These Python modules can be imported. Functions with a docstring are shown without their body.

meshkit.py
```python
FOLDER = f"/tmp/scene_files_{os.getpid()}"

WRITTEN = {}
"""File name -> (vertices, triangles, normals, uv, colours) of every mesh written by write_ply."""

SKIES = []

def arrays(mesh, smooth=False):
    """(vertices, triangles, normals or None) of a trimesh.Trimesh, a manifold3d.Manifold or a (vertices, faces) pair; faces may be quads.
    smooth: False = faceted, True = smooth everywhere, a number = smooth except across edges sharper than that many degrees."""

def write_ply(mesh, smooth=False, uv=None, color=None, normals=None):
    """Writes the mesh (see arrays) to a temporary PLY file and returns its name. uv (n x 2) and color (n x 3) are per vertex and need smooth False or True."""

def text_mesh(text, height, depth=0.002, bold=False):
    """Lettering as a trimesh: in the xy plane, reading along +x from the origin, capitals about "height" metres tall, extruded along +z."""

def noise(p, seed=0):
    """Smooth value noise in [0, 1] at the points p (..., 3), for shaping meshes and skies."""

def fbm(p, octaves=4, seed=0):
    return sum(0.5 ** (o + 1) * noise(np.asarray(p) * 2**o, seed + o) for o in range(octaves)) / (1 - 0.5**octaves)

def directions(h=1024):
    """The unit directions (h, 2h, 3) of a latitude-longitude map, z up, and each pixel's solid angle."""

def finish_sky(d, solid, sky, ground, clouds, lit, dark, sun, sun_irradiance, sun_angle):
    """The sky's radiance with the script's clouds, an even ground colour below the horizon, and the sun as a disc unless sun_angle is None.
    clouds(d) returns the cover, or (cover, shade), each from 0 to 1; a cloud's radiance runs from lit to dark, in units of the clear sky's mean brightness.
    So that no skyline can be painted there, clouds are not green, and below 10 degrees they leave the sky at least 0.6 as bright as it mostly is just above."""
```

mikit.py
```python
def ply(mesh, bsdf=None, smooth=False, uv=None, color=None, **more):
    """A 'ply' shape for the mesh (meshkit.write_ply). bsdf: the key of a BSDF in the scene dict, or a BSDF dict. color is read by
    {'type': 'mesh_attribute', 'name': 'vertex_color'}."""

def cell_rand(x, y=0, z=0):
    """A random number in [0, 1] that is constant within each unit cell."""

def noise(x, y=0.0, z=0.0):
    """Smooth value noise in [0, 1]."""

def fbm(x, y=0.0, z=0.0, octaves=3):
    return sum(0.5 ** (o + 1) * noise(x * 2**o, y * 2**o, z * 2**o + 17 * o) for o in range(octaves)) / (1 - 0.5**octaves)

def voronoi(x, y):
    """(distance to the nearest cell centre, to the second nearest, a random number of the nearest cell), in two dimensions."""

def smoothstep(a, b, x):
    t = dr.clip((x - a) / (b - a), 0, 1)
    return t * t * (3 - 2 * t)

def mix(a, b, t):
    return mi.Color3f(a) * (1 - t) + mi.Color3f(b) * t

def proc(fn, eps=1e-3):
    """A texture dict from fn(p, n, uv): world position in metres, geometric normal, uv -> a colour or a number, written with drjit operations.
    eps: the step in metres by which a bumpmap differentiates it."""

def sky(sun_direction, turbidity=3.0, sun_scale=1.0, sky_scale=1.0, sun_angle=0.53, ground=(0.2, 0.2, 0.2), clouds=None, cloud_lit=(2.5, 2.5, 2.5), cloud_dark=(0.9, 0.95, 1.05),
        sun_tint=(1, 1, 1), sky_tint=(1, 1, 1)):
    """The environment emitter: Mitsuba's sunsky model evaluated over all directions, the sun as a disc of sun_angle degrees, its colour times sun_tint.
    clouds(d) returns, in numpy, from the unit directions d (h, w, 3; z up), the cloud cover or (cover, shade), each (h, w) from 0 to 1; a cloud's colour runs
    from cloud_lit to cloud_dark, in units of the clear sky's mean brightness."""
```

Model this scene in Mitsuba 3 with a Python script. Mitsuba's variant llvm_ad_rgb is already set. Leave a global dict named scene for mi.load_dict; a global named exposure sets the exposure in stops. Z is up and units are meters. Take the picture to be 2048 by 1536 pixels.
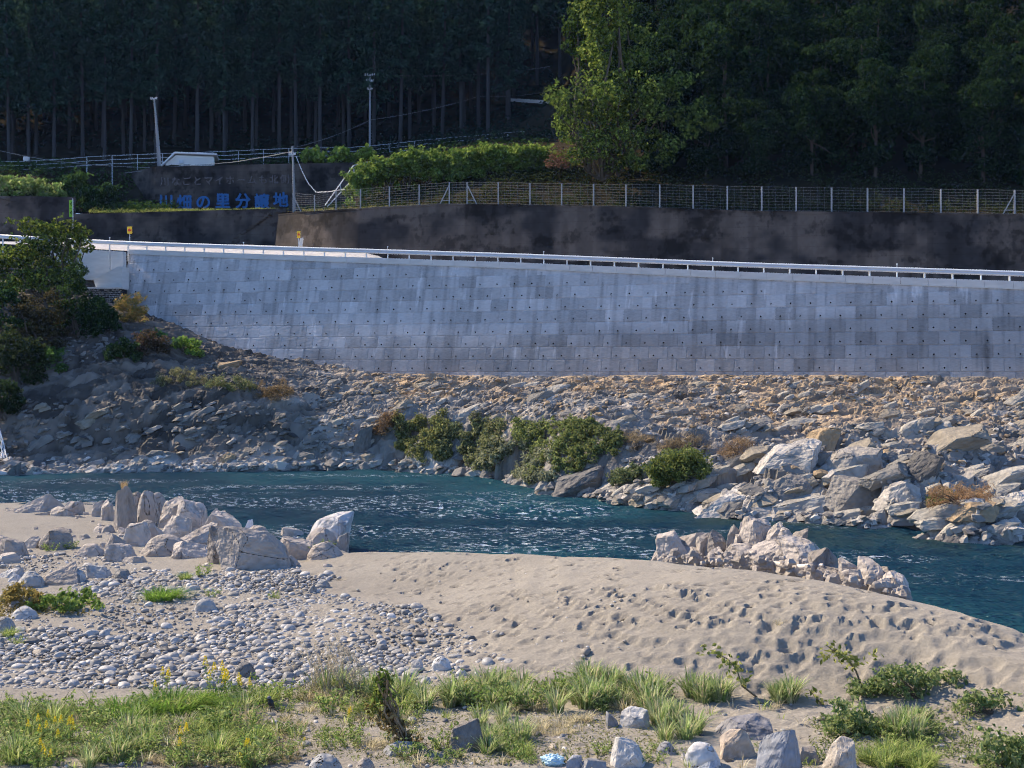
# A river bend below a concrete block retaining wall, with a mountain road and dark forest above it.
import math, numpy as np, trimesh, drjit as dr, mitsuba as mi, mikit, meshkit
from mikit import noise, fbm, voronoi, cell_rand, smoothstep, mix
from scipy.interpolate import LinearNDInterpolator, NearestNDInterpolator
from scipy.ndimage import gaussian_filter, map_coordinates

T = mi.ScalarTransform4f
scene, labels = {}, {}

# ---------------------------------------------------------------- camera, sky, exposure
EYE, F, CX, VH = 7.2, 2600.0, 1024.0, 745.0          # eye height above the water; focal length and horizon in pixels of the 2048 x 1536 photograph
scene['camera'] = dict(type='perspective', fov=math.degrees(2 * math.atan(1024 / F)), fov_axis='x', near_clip=0.5, far_clip=2000.0,
                       principal_point_offset_y=(768 - VH) / 1536,
                       to_world=T().look_at(origin=[0, 0, EYE], target=[0, 10, EYE], up=[0, 0, 1]))
SUN_AZ, SUN_EL = 60.0, 42.0                            # degrees to the left of the view, degrees up
SUN = [-math.sin(math.radians(SUN_AZ)) * math.cos(math.radians(SUN_EL)), math.cos(math.radians(SUN_AZ)) * math.cos(math.radians(SUN_EL)), math.sin(math.radians(SUN_EL))]
scene['sky'] = mikit.sky(SUN, turbidity=2.5, sky_tint=(.88, 1.0, 1.22))
exposure = 2.35
HAZE = (.000030, .000048, .000085)                        # density of the air per metre, red to blue

# ---------------------------------------------------------------- helpers
def R(seed): return np.random.default_rng(seed)
def P(u, v, Y): return np.array([(u - CX) / F * Y, Y, EYE - (v - VH) / F * Y])
def add(key, mesh, bsdf, smooth=False, color=None, label=None, cat=None, group=None, kind=None, **kw):
    scene[key] = mikit.ply(mesh, bsdf, smooth=smooth, color=color, **kw)
    tag(key, label, cat, group, kind)
    return key
def tag(key, label=None, cat=None, group=None, kind=None):
    d = {k: v for k, v in (('label', label), ('category', cat), ('group', group), ('kind', kind)) if v}
    if d: labels[key] = d
used = {}
def num(name):
    k = used.get(name, 0); used[name] = k + 1
    return name if k == 0 else f'{name}_{k:03d}'
class MB:
    """Collects pieces (vertices, triangles, colours) that make one mesh."""
    def __init__(s): s.v, s.f, s.c, s.n = [], [], [], 0
    def add(s, v, f, c=None):
        v = np.asarray(v, float); f = np.asarray(f, int)
        if f.shape[1] == 4: f = np.vstack([f[:, [0, 1, 2]], f[:, [0, 2, 3]]])
        s.v.append(v); s.f.append(f + s.n); s.n += len(v)
        if c is not None: s.c.append(np.broadcast_to(np.asarray(c, float), (len(v), 3)))
        return s
    def box(s, lo, hi, c=None, M=None):
        v, f = BOXV * (np.subtract(hi, lo)) + lo, BOXF
        if M is not None: v = v @ M[:3, :3].T + M[:3, 3]
        return s.add(v, f, c)
    def tube(s, p, r, sides=6, c=None): return s.add(*tube(p, r, sides), c)
    @property
    def mesh(s): return np.vstack(s.v), np.vstack(s.f)
    @property
    def col(s): return np.vstack(s.c) if s.c else None
BOXV = np.array([[x, y, z] for x in (0, 1) for y in (0, 1) for z in (0, 1)], float)
BOXF = np.array([[0, 1, 3], [0, 3, 2], [4, 6, 7], [4, 7, 5], [0, 4, 5], [0, 5, 1], [2, 3, 7], [2, 7, 6], [0, 2, 6], [0, 6, 4], [1, 5, 7], [1, 7, 3]])
def tube(p, r, sides=6):
    """A capped tube along the points p with radii r."""
    p = np.asarray(p, float); n = len(p); r = np.broadcast_to(np.asarray(r, float), (n,))
    t = np.gradient(p, axis=0); t /= np.linalg.norm(t, axis=1, keepdims=True) + 1e-12
    a = np.cross(t, np.where(np.abs(t[:, 2:]) < .9, [0, 0, 1.], [1., 0, 0])); a /= np.linalg.norm(a, axis=1, keepdims=True) + 1e-12
    b = np.cross(t, a); g = np.arange(sides) * 2 * np.pi / sides
    v = (p[:, None] + r[:, None, None] * (np.cos(g)[None, :, None] * a[:, None] + np.sin(g)[None, :, None] * b[:, None])).reshape(-1, 3)
    i, j = np.meshgrid(np.arange(n - 1), np.arange(sides), indexing='ij')
    q = np.stack([i * sides + j, i * sides + (j + 1) % sides, (i + 1) * sides + (j + 1) % sides, (i + 1) * sides + j], -1).reshape(-1, 4)
    f = np.vstack([q[:, [0, 1, 2]], q[:, [0, 2, 3]]])
    caps = [[0, k + 1, k] for k in range(1, sides - 1)] + [[(n - 1) * sides, (n - 1) * sides + k, (n - 1) * sides + k + 1] for k in range(1, sides - 1)]
    return v, np.vstack([f, caps])
def beam(a, b, w, h, up=(0, 0, 1)):
    """A rectangular bar from a to b, w wide and h deep."""
    a, b = np.asarray(a, float), np.asarray(b, float); t = b - a; L = np.linalg.norm(t); t = t / L
    x = np.cross(t, up)
    if np.linalg.norm(x) < 1e-3: x = np.cross(t, (0, 1, 0))
    x /= np.linalg.norm(x); y = np.cross(x, t)
    v = (BOXV - [.5, .5, 0]) * [w, h, L]
    return a + v[:, :1] * x + v[:, 1:2] * y + v[:, 2:] * t, BOXF
def prism(poly, vec):
    """The closed planar polygon (n x 3) swept along vec."""
    from shapely.geometry import Polygon
    poly = np.asarray(poly, float); n = len(poly); vec = np.asarray(vec, float)
    e1 = poly[1] - poly[0]; e1 /= np.linalg.norm(e1); nn = vec / np.linalg.norm(vec); e2 = np.cross(nn, e1)
    q = np.stack([(poly - poly[0]) @ e1, (poly - poly[0]) @ e2], 1)
    tv, tf = trimesh.creation.triangulate_polygon(Polygon(q), engine='earcut')
    idx = np.argmin(((tv[:, None] - q[None]) ** 2).sum(-1), 1); tf = idx[tf]
    i = np.arange(n); j = (i + 1) % n
    f = np.vstack([tf[:, ::-1], tf + n, np.stack([i, j, j + n], 1), np.stack([i, j + n, i + n], 1)])
    m = trimesh.Trimesh(np.vstack([poly, poly + vec]), f, process=False); m.fix_normals()
    return np.array(m.vertices), np.array(m.faces)
def lerp(x, xs, ys): return np.interp(x, xs, ys)
def gridmesh(X, Y, Z):
    n, m = Z.shape
    i, j = np.meshgrid(np.arange(n - 1), np.arange(m - 1), indexing='ij')
    a = (i * m + j).ravel(); q = np.stack([a, a + 1, a + m + 1, a + m], 1)
    return np.stack([X.ravel(), Y.ravel(), Z.ravel()], 1), np.vstack([q[:, [0, 1, 2]], q[:, [0, 2, 3]]])
class Height:
    """A smooth height function through control points."""
    def __init__(s, pts, x0, x1, y0, y1, step=.5, blur=1.2):
        pts = np.asarray(pts, float)
        s.x0, s.y0, s.st = x0, y0, step
        X, Y = np.meshgrid(np.arange(x0, x1 + step, step), np.arange(y0, y1 + step, step), indexing='ij')
        Z = LinearNDInterpolator(pts[:, :2], pts[:, 2])(X, Y); N = NearestNDInterpolator(pts[:, :2], pts[:, 2])(X, Y)
        s.g = gaussian_filter(np.where(np.isnan(Z), N, Z), blur / step, mode='nearest')
    def __call__(s, x, y):
        x, y = np.broadcast_arrays(np.asarray(x, float), np.asarray(y, float))
        return map_coordinates(s.g, [((x - s.x0) / s.st).ravel(), ((y - s.y0) / s.st).ravel()], order=1, mode='nearest').reshape(x.shape)
def h01(*k):
    """A repeatable random number from 0 to 1 of whole numbers (arrays)."""
    b = sum(np.asarray(a).astype(np.int64) * m for a, m in zip(k, (374761393, 668265263, 2147483647, 144665)))
    b &= 0xFFFFFFFF; b = ((b ^ (b >> 13)) * 1274126177) & 0xFFFFFFFF
    return ((b ^ (b >> 16)) & 0xFFFFFF) / 16777215.0
def facets(x, y, size, tilt, seed, stretch=1.0, ang=0.0):
    """Broken rock: every cell of a jittered grid is its own tilted plane. Returns (height, crack 0..1, the cell's random number)."""
    c, s_ = math.cos(ang), math.sin(ang)
    u, w = (x * c + y * s_) / size / stretch, (-x * s_ + y * c) / size
    iu, iw = np.floor(u), np.floor(w)
    d1 = np.full(u.shape, 9.); d2 = d1.copy(); H = np.zeros(u.shape); K = np.zeros(u.shape)
    for a in (-1, 0, 1):
        for b in (-1, 0, 1):
            p, q = iu + a, iw + b
            du, dw = u - (p + h01(p, q, 1, seed)), w - (q + h01(p, q, 2, seed))
            d = du * du + dw * dw
            h = (h01(p, q, 3, seed) - .5) + tilt * ((h01(p, q, 4, seed) - .5) * du * 2 + (h01(p, q, 5, seed) - .3) * dw * 2)
            near = d < d1
            d2 = np.where(near, d1, np.minimum(d2, d)); H = np.where(near, h, H); K = np.where(near, h01(p, q, 6, seed), K); d1 = np.where(near, d, d1)
    e = np.sqrt(d2) - np.sqrt(d1)
    return H * size, np.clip(1 - e / .12, 0, 1), K
def fb(x, y, s, octaves=4, seed=0, z=0.0): return meshkit.fbm(np.stack(np.broadcast_arrays(np.asarray(x) / s, np.asarray(y) / s, z), -1), octaves, seed)
def ndist(rng, n):
    d = rng.normal(size=(n, 3)); return d / np.linalg.norm(d, axis=1, keepdims=True)

# ---------------------------------------------------------------- materials
def rgb(*c): return dict(type='rgb', value=list(c))
VC = {'type': 'mesh_attribute', 'name': 'vertex_color'}
def principled(base, rough=.8, **k): return dict(type='principled', base_color=base, roughness=rough, **k)
def two(b): return dict(type='twosided', bsdf=b)
def bump(b, fn, scale, eps=.01): return dict(type='bumpmap', arbitrary=mikit.proc(fn, eps), scale=scale, bsdf=b)
scene['leaf'] = dict(type='principledthin', base_color=VC, roughness=.36, diff_trans=.9, eta=1.45, spec_trans=0.0)
scene['bark'] = two(dict(type='diffuse', reflectance=VC))
def rock_grain(p, n, uv): return fbm(p.x * 6, p.y * 6, p.z * 9, 4)
scene['stone'] = two(bump(principled(VC, .75, specular=.3), rock_grain, .10, .02))
scene['cobble_stone'] = two(principled(VC, .6, specular=.35))
def sand_col(p, n, uv):
    a = fbm(p.x * .35, p.y * .35, 0, 3); b = noise(p.x * 23, p.y * 23, p.z * 23); c = fbm(p.x * 2.1, p.y * 1.2, p.z * 8, 2)
    col = mix((.222, .204, .176), (.288, .270, .236), a * .6 + c * .4)
    return col * (.86 + .28 * b)
def sand_bump(p, n, uv): return fbm(p.x * 7, p.y * 7, p.z * 7, 3) + .3 * noise(p.x * 40, p.y * 40, p.z * 40)
scene['sand'] = two(bump(principled(mikit.proc(sand_col), .95, specular=.1), sand_bump, .03, .02))
def soil_col(p, n, uv): return mix((.014, .016, .011), (.055, .045, .030), fbm(p.x * .6, p.y * .6, p.z * .6, 4))
scene['soil'] = two(dict(type='diffuse', reflectance=mikit.proc(soil_col)))
for k, c, r in (('steel', (.62, .66, .70), .45), ('white_paint', (.74, .75, .76), .5), ('pole_grey', (.30, .31, .32), .7), ('wire', (.22, .22, .22), .6), ('fence_wire', (.20, .21, .22), .5), ('cream_wall', (.80, .79, .74), .8), ('roof_grey', (.78, .79, .80), .45),
                ('dark_hole', (.012, .012, .014), .9), ('yellow', (.85, .55, .03), .5), ('red', (.65, .05, .02), .5), ('green', (.25, .55, .04), .7), ('black', (.02, .03, .02), .8), ('blue_paint', (.035, .15, .38), .85),
                ('faded_paint', (.15, .13, .13), .9), ('fruit', (.12, .22, .04), .4), ('plastic', (.42, .62, .72), .35), ('bleached_wood', (.72, .66, .60), .8), ('feather', (.018, .018, .022), .5), ('feather_grey', (.16, .16, .17), .7), ('beak', (.05, .045, .04), .4)):
    scene[k] = two(principled(rgb(*c), r))
# ---------------------------------------------------------------- the retaining wall's frame: s along it, z up, leaning back
WA, WD, WN, BAT = np.array([-34.5, 116.0]), np.array([71.5, -22.0]) / 74.81, np.array([-22.0, -71.5]) / 74.81, .30
def wall(s, z, out=0.0):
    """A point of the wall's face at s metres along it and height z, 'out' metres in front of it."""
    s, z, out = np.broadcast_arrays(np.asarray(s, float), np.asarray(z, float), np.asarray(out, float))
    xy = WA + s[..., None] * WD + (out - BAT * (z - EYE))[..., None] * WN
    return np.concatenate([xy, z[..., None]], -1)
def wall_s(u, z=13.0):
    """Where along the wall (at height z) the pixel column u lies."""
    A = WA - BAT * (z - EYE) * WN; k = (u - CX) / F
    return (k * A[1] - A[0]) / (WD[0] - k * WD[1])
US = np.array([-250., 245, 512, 1012, 1500, 2048, 2500])
VT = np.array([478., 506.5, 517, 535, 557, 577.5, 597])
def top_of(u, v):
    z = 17.0
    for _ in range(8):
        s = wall_s(u, z); z = EYE + (VH - v) / F * wall(s, z)[1]
    return s, z
TOPS = np.array([top_of(u, v) for u, v in zip(US, VT)])
def ztop(s): return lerp(s, TOPS[:, 0], TOPS[:, 1])
S0, S1 = float(wall_s(247, 15.0)), 96.0
JOINTS = [float(wall_s(u, 13.0)) for u in (372, 866, 1508, 1973)]
def wall_col(p, n, uv):
    s = (p.x - WA[0]) * WD[0] + (p.y - WA[1]) * WD[1]
    k = dr.floor(p.z - 9.25); off = .75 * (k - 2 * dr.floor(k / 2))
    r = cell_rand(k, dr.floor((s + off) / 1.5), 3); r2 = cell_rand(k, dr.floor((s + off) / .75), 5)
    fine = fbm(s * 5, p.z * 14, 0, 3); streak = noise(s * 2.6, p.z * .22, 7); white = smoothstep(.80, .93, noise(s * 2.1, p.z * .45, 3)) * smoothstep(.35, .7, fbm(s * 7, p.z * 1.5, 9, 2))
    damp = smoothstep(-1.2, 1.6, (9.6 + (s - 30) * .075) - p.z + 3.0 * (fbm(s * .16, p.z * .3, 2, 2) - .5))
    v = .49 + .19 * (r - .5) + .07 * (r2 - .5) + .14 * (fine - .5) - .09 * smoothstep(.55, .9, streak)
    v = v * (1 - .34 * damp) + .16 * white
    fz = p.z - 9.25 - k
    for up_, o_, dz in ((0, off, .28), (1, .75 - off, 1.28)):              # stains that run down from the drain holes
        q = (s + o_ - .38) / 1.5; ds = (q - dr.floor(q + .5)) * 1.5; hr = cell_rand(k + up_, dr.floor(q + .5), 21); d_ = dz - fz
        v = v * (1 - .40 * smoothstep(.55, .95, hr) * dr.exp(-dr.square((ds + .04 * (noise(p.z * 3, hr * 40) - .5)) / (.05 + .05 * hr))) * smoothstep(0, .05, d_) * dr.exp(-dr.maximum(d_, 0) / (.3 + .6 * hr)))
    for j in JOINTS[1:]:
        v = v * (1 - .38 * dr.exp(-dr.square((s - j + .12 * (noise(p.z * .8, j) - .5)) / .22)) * smoothstep(.15, .5, noise(s * .3, p.z * .35, 4)))
    return mi.Color3f(v, v * .995, v)
def wall_bump(p, n, uv):
    s = (p.x - WA[0]) * WD[0] + (p.y - WA[1]) * WD[1]
    return smoothstep(.45, .75, noise(s * 2.4, p.z * 9, 1)) + .5 * fbm(s * 6, p.z * 12, 4, 3)
scene['wall_block'] = two(bump(principled(mikit.proc(wall_col), .85, specular=.2), wall_bump, .018, .02))
def curb_col(p, n, uv): return mi.Color3f(.66, .66, .64) * (.8 + .22 * fbm(p.x * 2, p.y * 2, p.z * 5, 3) + .12 * noise(p.x * 1.1, p.y * 1.1, p.z * .3))
scene['curb_concrete'] = two(principled(mikit.proc(curb_col), .85, specular=.2))
def old_col(p, n, uv):
    h = p.x * .95 - p.y * .3
    a = fbm(h * .35, p.z * .45, 5, 4); b = fbm(h * 3.2, p.z * 2.4, 8, 3); m = smoothstep(.48, .66, fbm(h * .35, p.z * .8, 3, 4) * .65 + b * .35)
    line = smoothstep(.93, 1.0, 1 - dr.abs(2 * (p.z / .9 - dr.floor(p.z / .9)) - 1))
    c = mix((.120, .100, .088), (.036, .033, .034), smoothstep(.35, .65, a)) * (1 - .45 * line * b) * (1 - .22 * smoothstep(.5, .75, noise(h * 1.7, p.z * .12, 9)))
    return c * (1 - .62 * m) * (.8 + .4 * b)
scene['old_concrete'] = two(principled(mikit.proc(old_col), .92, specular=.15))
def road_col(p, n, uv): return mi.Color3f(.50, .48, .46) * (.85 + .3 * fbm(p.x * 1.5, p.y * 1.5, 0, 3))
scene['road_surface'] = two(principled(mikit.proc(road_col), .9, specular=.2))

# ---------------------------------------------------------------- near bank: sand bar, cobble flat, shelf with plants
def G(u, v, z): return P(u, v, F * (EYE - z) / (v - VH))
near_pts = []
for u in (-500, 0, 400, 800, 1100, 1400, 1700, 2048, 2600):
    near_pts += [G(u, 2600, 1.5), G(u, 1900, 1.35), G(u, 1536, 1.2), G(u, 1450, 1.12)]
for u in (-500, 0, 300, 600, 850):
    near_pts += [G(u, 1390, 1.0), G(u, 1300, .9), G(u, 1200, .9)]
near_pts += [G(900, 1390, 1.0), G(930, 1300, 1.05), G(930, 1200, 1.35)]
for u, zz in ((-500, .5), (0, .62), (200, .75), (400, .9), (600, 1.15)): near_pts += [G(u, 1130, .8 + .1 * (u > 300)), G(u, 1085, zz)]
for u in (-500, 0, 200): near_pts += [G(u, 1040, .55), G(u, 1012, .25), G(u, 990, -.8), G(u, 975, -1.6)]
near_pts += [G(420, 1050, .45), G(420, 1030, -.2), G(420, 1005, -1.6), G(560, 1085, .5), G(560, 1065, -.4), G(560, 1040, -1.6)]
near_pts += [G(690, 1140, 1.1), G(690, 1100, 1.25), P(700, 1097, 52), P(700, 1110, 57), P(700, 1130, 62)]
crest = [(800, 1094, 1.45), (1000, 1097, 1.75), (1150, 1102, 1.95), (1310, 1112, 2.1), (1480, 1128, 2.3), (1650, 1148, 2.42), (1820, 1187, 2.42), (1940, 1215, 2.4), (2048, 1243, 2.35), (2300, 1300, 2.3), (2600, 1360, 2.2)]
for u, v, z in crest:
    q = G(u, v, z); near_pts += [q]
    sl = (v - VH) / F
    near_pts += [[q[0] * (q[1] + 4) / q[1], q[1] + 4, q[2] - 4 * sl - 1.0], [q[0] * (q[1] + 9) / q[1], q[1] + 9, -1.6], [q[0] * (q[1] + 16) / q[1], q[1] + 16, -2.0]]
near_pts += [G(1000, 1170, 1.55), G(1150, 1175, 1.95), G(1300, 1178, 2.2), G(1450, 1180, 2.35), G(1600, 1195, 2.45), G(1750, 1215, 2.48), G(1900, 1245, 2.42), G(2048, 1275, 2.4), G(2300, 1330, 2.2)]
near_pts += [G(1080, 1385, 1.05), G(1250, 1385, 1.08), G(1400, 1388, 1.1), G(1600, 1388, 1.12), G(1800, 1385, 1.15), G(2048, 1372, 1.2), G(2300, 1370, 1.25)]
near_pts += [G(1100, 1260, 1.55), G(1250, 1280, 1.65), G(1400, 1290, 1.72), G(1600, 1292, 1.78), G(1800, 1300, 1.8), G(2000, 1318, 1.8)]
near_pts += [[-80, 2, 1.6], [80, 2, 1.6], [-80, 62, .5], [-90, 90, -2], [90, 90, -2], [0, 100, -2], [70, 45, -2], [60, 30, 2.0], [-60, 30, .9], [-40, 95, -2], [40, 80, -2]]
near_z = Height(near_pts, -60, 60, 2, 100, .4, .7)
def ground(u, v, zf=None, y0=14.0, y1=110.0):
    """Where the line of sight through (u, v) meets the ground."""
    zf = zf or near_z
    Y = np.arange(y0, y1, .1); x = (u - CX) / F * Y; z = EYE - (v - VH) / F * Y
    hit = np.nonzero(zf(x, Y) >= z)[0]
    Yh = Y[hit[0]] if len(hit) else F * EYE / (v - VH)
    return np.array([(u - CX) / F * Yh, Yh, float(zf((u - CX) / F * Yh, Yh))])
ys = [15.0]
while ys[-1] < 78: ys.append(ys[-1] + .066 * (ys[-1] / 25) ** 1.3)
xs = np.concatenate([np.arange(-31, -10, .12), np.arange(-10, 15.5, .062), np.arange(15.5, 26, .13)])
X, Y = np.meshgrid(xs, np.array(ys), indexing='ij')
Z = near_z(X, Y)
Z += .10 * (fb(X, Y, 2.4, 3, 1) - .5) + .035 * (fb(X, Y, .5, 3, 2) - .5)
def dimple(cx, cy, r, depth, ang, el=1.5):
    ii = np.searchsorted(xs, [cx - 3 * r, cx + 3 * r]); jj = np.searchsorted(ys, [cy - 3 * r, cy + 3 * r])
    sl = np.s_[ii[0]:ii[1], jj[0]:jj[1]]
    if Z[sl].size == 0: return
    dx, dy = X[sl] - cx, Y[sl] - cy; c, s = math.cos(ang), math.sin(ang)
    q = np.sqrt(((dx * c + dy * s) / el) ** 2 + (-dx * s + dy * c) ** 2) / r
    Z[sl] += -depth * np.exp(-q ** 4 * .9) + .42 * depth * np.exp(-((q - 1.35) / .30) ** 2)
g = R(5)
def sand_spots(n, u0, u1, v0, v1):
    for u, v in zip(g.uniform(u0, u1, n), g.uniform(v0, v1, n)): yield ground(u, v), u, v
for q, u, v in sand_spots(430, 960, 2060, 1165, 1395):                     # old footprints down the face of the bar
    if v > 1165 + max(0, (u - 1500) * .2) and v < 1385: dimple(q[0], q[1], g.uniform(.08, .19), g.uniform(.022, .055), g.uniform(0, 3.14), g.uniform(1, 1.7))
for q, u, v in sand_spots(9, 1550, 2060, 1230, 1340): dimple(q[0], q[1], g.uniform(.26, .36), g.uniform(.03, .05), g.uniform(0, 3.14), 1.4)
for q, u, v in sand_spots(700, 780, 2050, 1105, 1260): dimple(q[0], q[1], g.uniform(.07, .13), g.uniform(.025, .055), g.uniform(0, 3.14), 1.4)
for q, u, v in sand_spots(260, 0, 900, 1040, 1260): dimple(q[0], q[1], g.uniform(.08, .14), g.uniform(.02, .05), g.uniform(0, 3.14), 1.3)
for q, u, v in sand_spots(160, 700, 2048, 1400, 1536): dimple(q[0], q[1], g.uniform(.06, .13), g.uniform(.02, .05), g.uniform(0, 3.14), 1.5)
Z += .018 * np.sin(Z * 34 + 3 * fb(X, Y, 1.5, 2, 9)) * np.clip((Z - 1.2) / .3, 0, 1) * (X > 0)       # the bar's bedding lines
add('sand_bank', gridmesh(X, Y, Z), 'sand', smooth=True, kind='structure', label='pale sand bank with footprints, a cobble flat and a planted shelf')
Xa, Ya = np.meshgrid(np.linspace(-70, 70, 60), np.linspace(2, 100, 60), indexing='ij')
Za = near_z(Xa, Ya) - .35
add('river_bed', gridmesh(Xa, Ya, Za), 'sand', smooth=True, kind='structure')

# ---------------------------------------------------------------- river
shore = np.array([(-400, 957), (0, 951), (150, 946), (400, 943), (650, 940), (720, 940), (860, 943), (940, 952), (1050, 972), (1110, 985), (1230, 1003), (1380, 1027), (1500, 1040), (1640, 1042), (1740, 1055), (1800, 1075), (1850, 1090), (2048, 1088), (2500, 1085)], float)
shore_xy = np.array([G(u, v, 0)[:2] for u, v in shore])
def water_col(p, n, uv):
    a = fbm(p.x * .12, p.y * .10, 0, 3)
    sh = dr.clip((p.x - 4) / 14, 0, 1) * dr.clip((p.y - 50) / 12, 0, 1) * dr.clip((72 - p.y) / 8, 0, 1)
    deep = mix((.004, .034, .052), (.013, .074, .092), smoothstep(.3, .7, a))
    c = mix(deep, (.040, .060, .020), sh * smoothstep(.3, .7, fbm(p.x * .5, p.y * .35, 3, 3)))
    # broken white water in the riffles, plus sun glints painted along the river
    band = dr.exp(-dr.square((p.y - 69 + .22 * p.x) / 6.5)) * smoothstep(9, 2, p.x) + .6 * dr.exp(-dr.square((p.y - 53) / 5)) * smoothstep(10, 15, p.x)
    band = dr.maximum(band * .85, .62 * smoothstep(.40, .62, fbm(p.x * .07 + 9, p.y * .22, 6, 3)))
    foam_glint = smoothstep(.42, .75, band * (.55 + .9 * fbm(p.x * .22 + 5, p.y * .4, 1, 2))) * smoothstep(.64, .71, fbm(p.x * 4.2, p.y * 9.0, 2, 3))
    return mix(c, (.70, .78, .84), foam_glint * .8)
def water_bump(p, n, uv): return fbm(p.x * 2.6, p.y * 3.6, 0, 3) + .35 * fbm(p.x * 8, p.y * 11, 4, 2)
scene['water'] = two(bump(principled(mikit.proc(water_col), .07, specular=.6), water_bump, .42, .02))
wy = [28.0]
while wy[-1] < 120: wy.append(wy[-1] + .10 + .0022 * wy[-1])
X, Y = np.meshgrid(np.arange(-58, 45, .26), np.array(wy), indexing='ij')
rough = .55 + .6 * np.clip(fb(X, Y, 9, 2, 31) * 2.2 - .65, 0, 1) + 1.0 * np.exp(-((Y - 69 + .22 * X) / 7) ** 2) * np.clip((9 - X) / 6, 0, 1) + .7 * np.exp(-((Y - 53) / 5) ** 2) * np.clip((X - 10) / 5, 0, 1)
Zw = rough * (.26 * (fb(X, Y * 1.5, 2.2, 3, 21) - .5) + .12 * (fb(X, Y * 1.4, .75, 2, 22) - .5))
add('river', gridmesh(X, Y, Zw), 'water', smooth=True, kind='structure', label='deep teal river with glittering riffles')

# ---------------------------------------------------------------- far bank
far_pts = []
def col(u, *vy):
    for v, yy in vy: far_pts.append(P(u, v, yy))
def sh_y(u): return F * EYE / (lerp(u, shore[:, 0], shore[:, 1]) - VH)
for u in (-400, -150, 0, 100, 200, 320, 450, 550, 650, 740, 820, 950, 1000, 1150, 1300, 1400, 1500, 1750, 2000, 2250, 2600):
    y = sh_y(u); k = (u - CX) / F
    far_pts += [[k * (y - 4), y - 4, -1.6], [k * (y - 14), y - 14, -2.0], [k * y, y, -.05], [k * (y + .8), y + .8, .45]]
col(-400, (800, 98), (660, 106), (580, 111), (540, 116), (495, 124)); col(-150, (800, 98), (680, 105), (600, 111), (540, 116), (495, 122))
col(0, (900, 96.2), (820, 98), (720, 103), (650, 107), (595, 112), (545, 116), (505, 121)); col(100, (900, 96.5), (810, 98.5), (710, 103.5), (650, 107.5), (600, 113), (540, 117), (508, 121))
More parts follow.
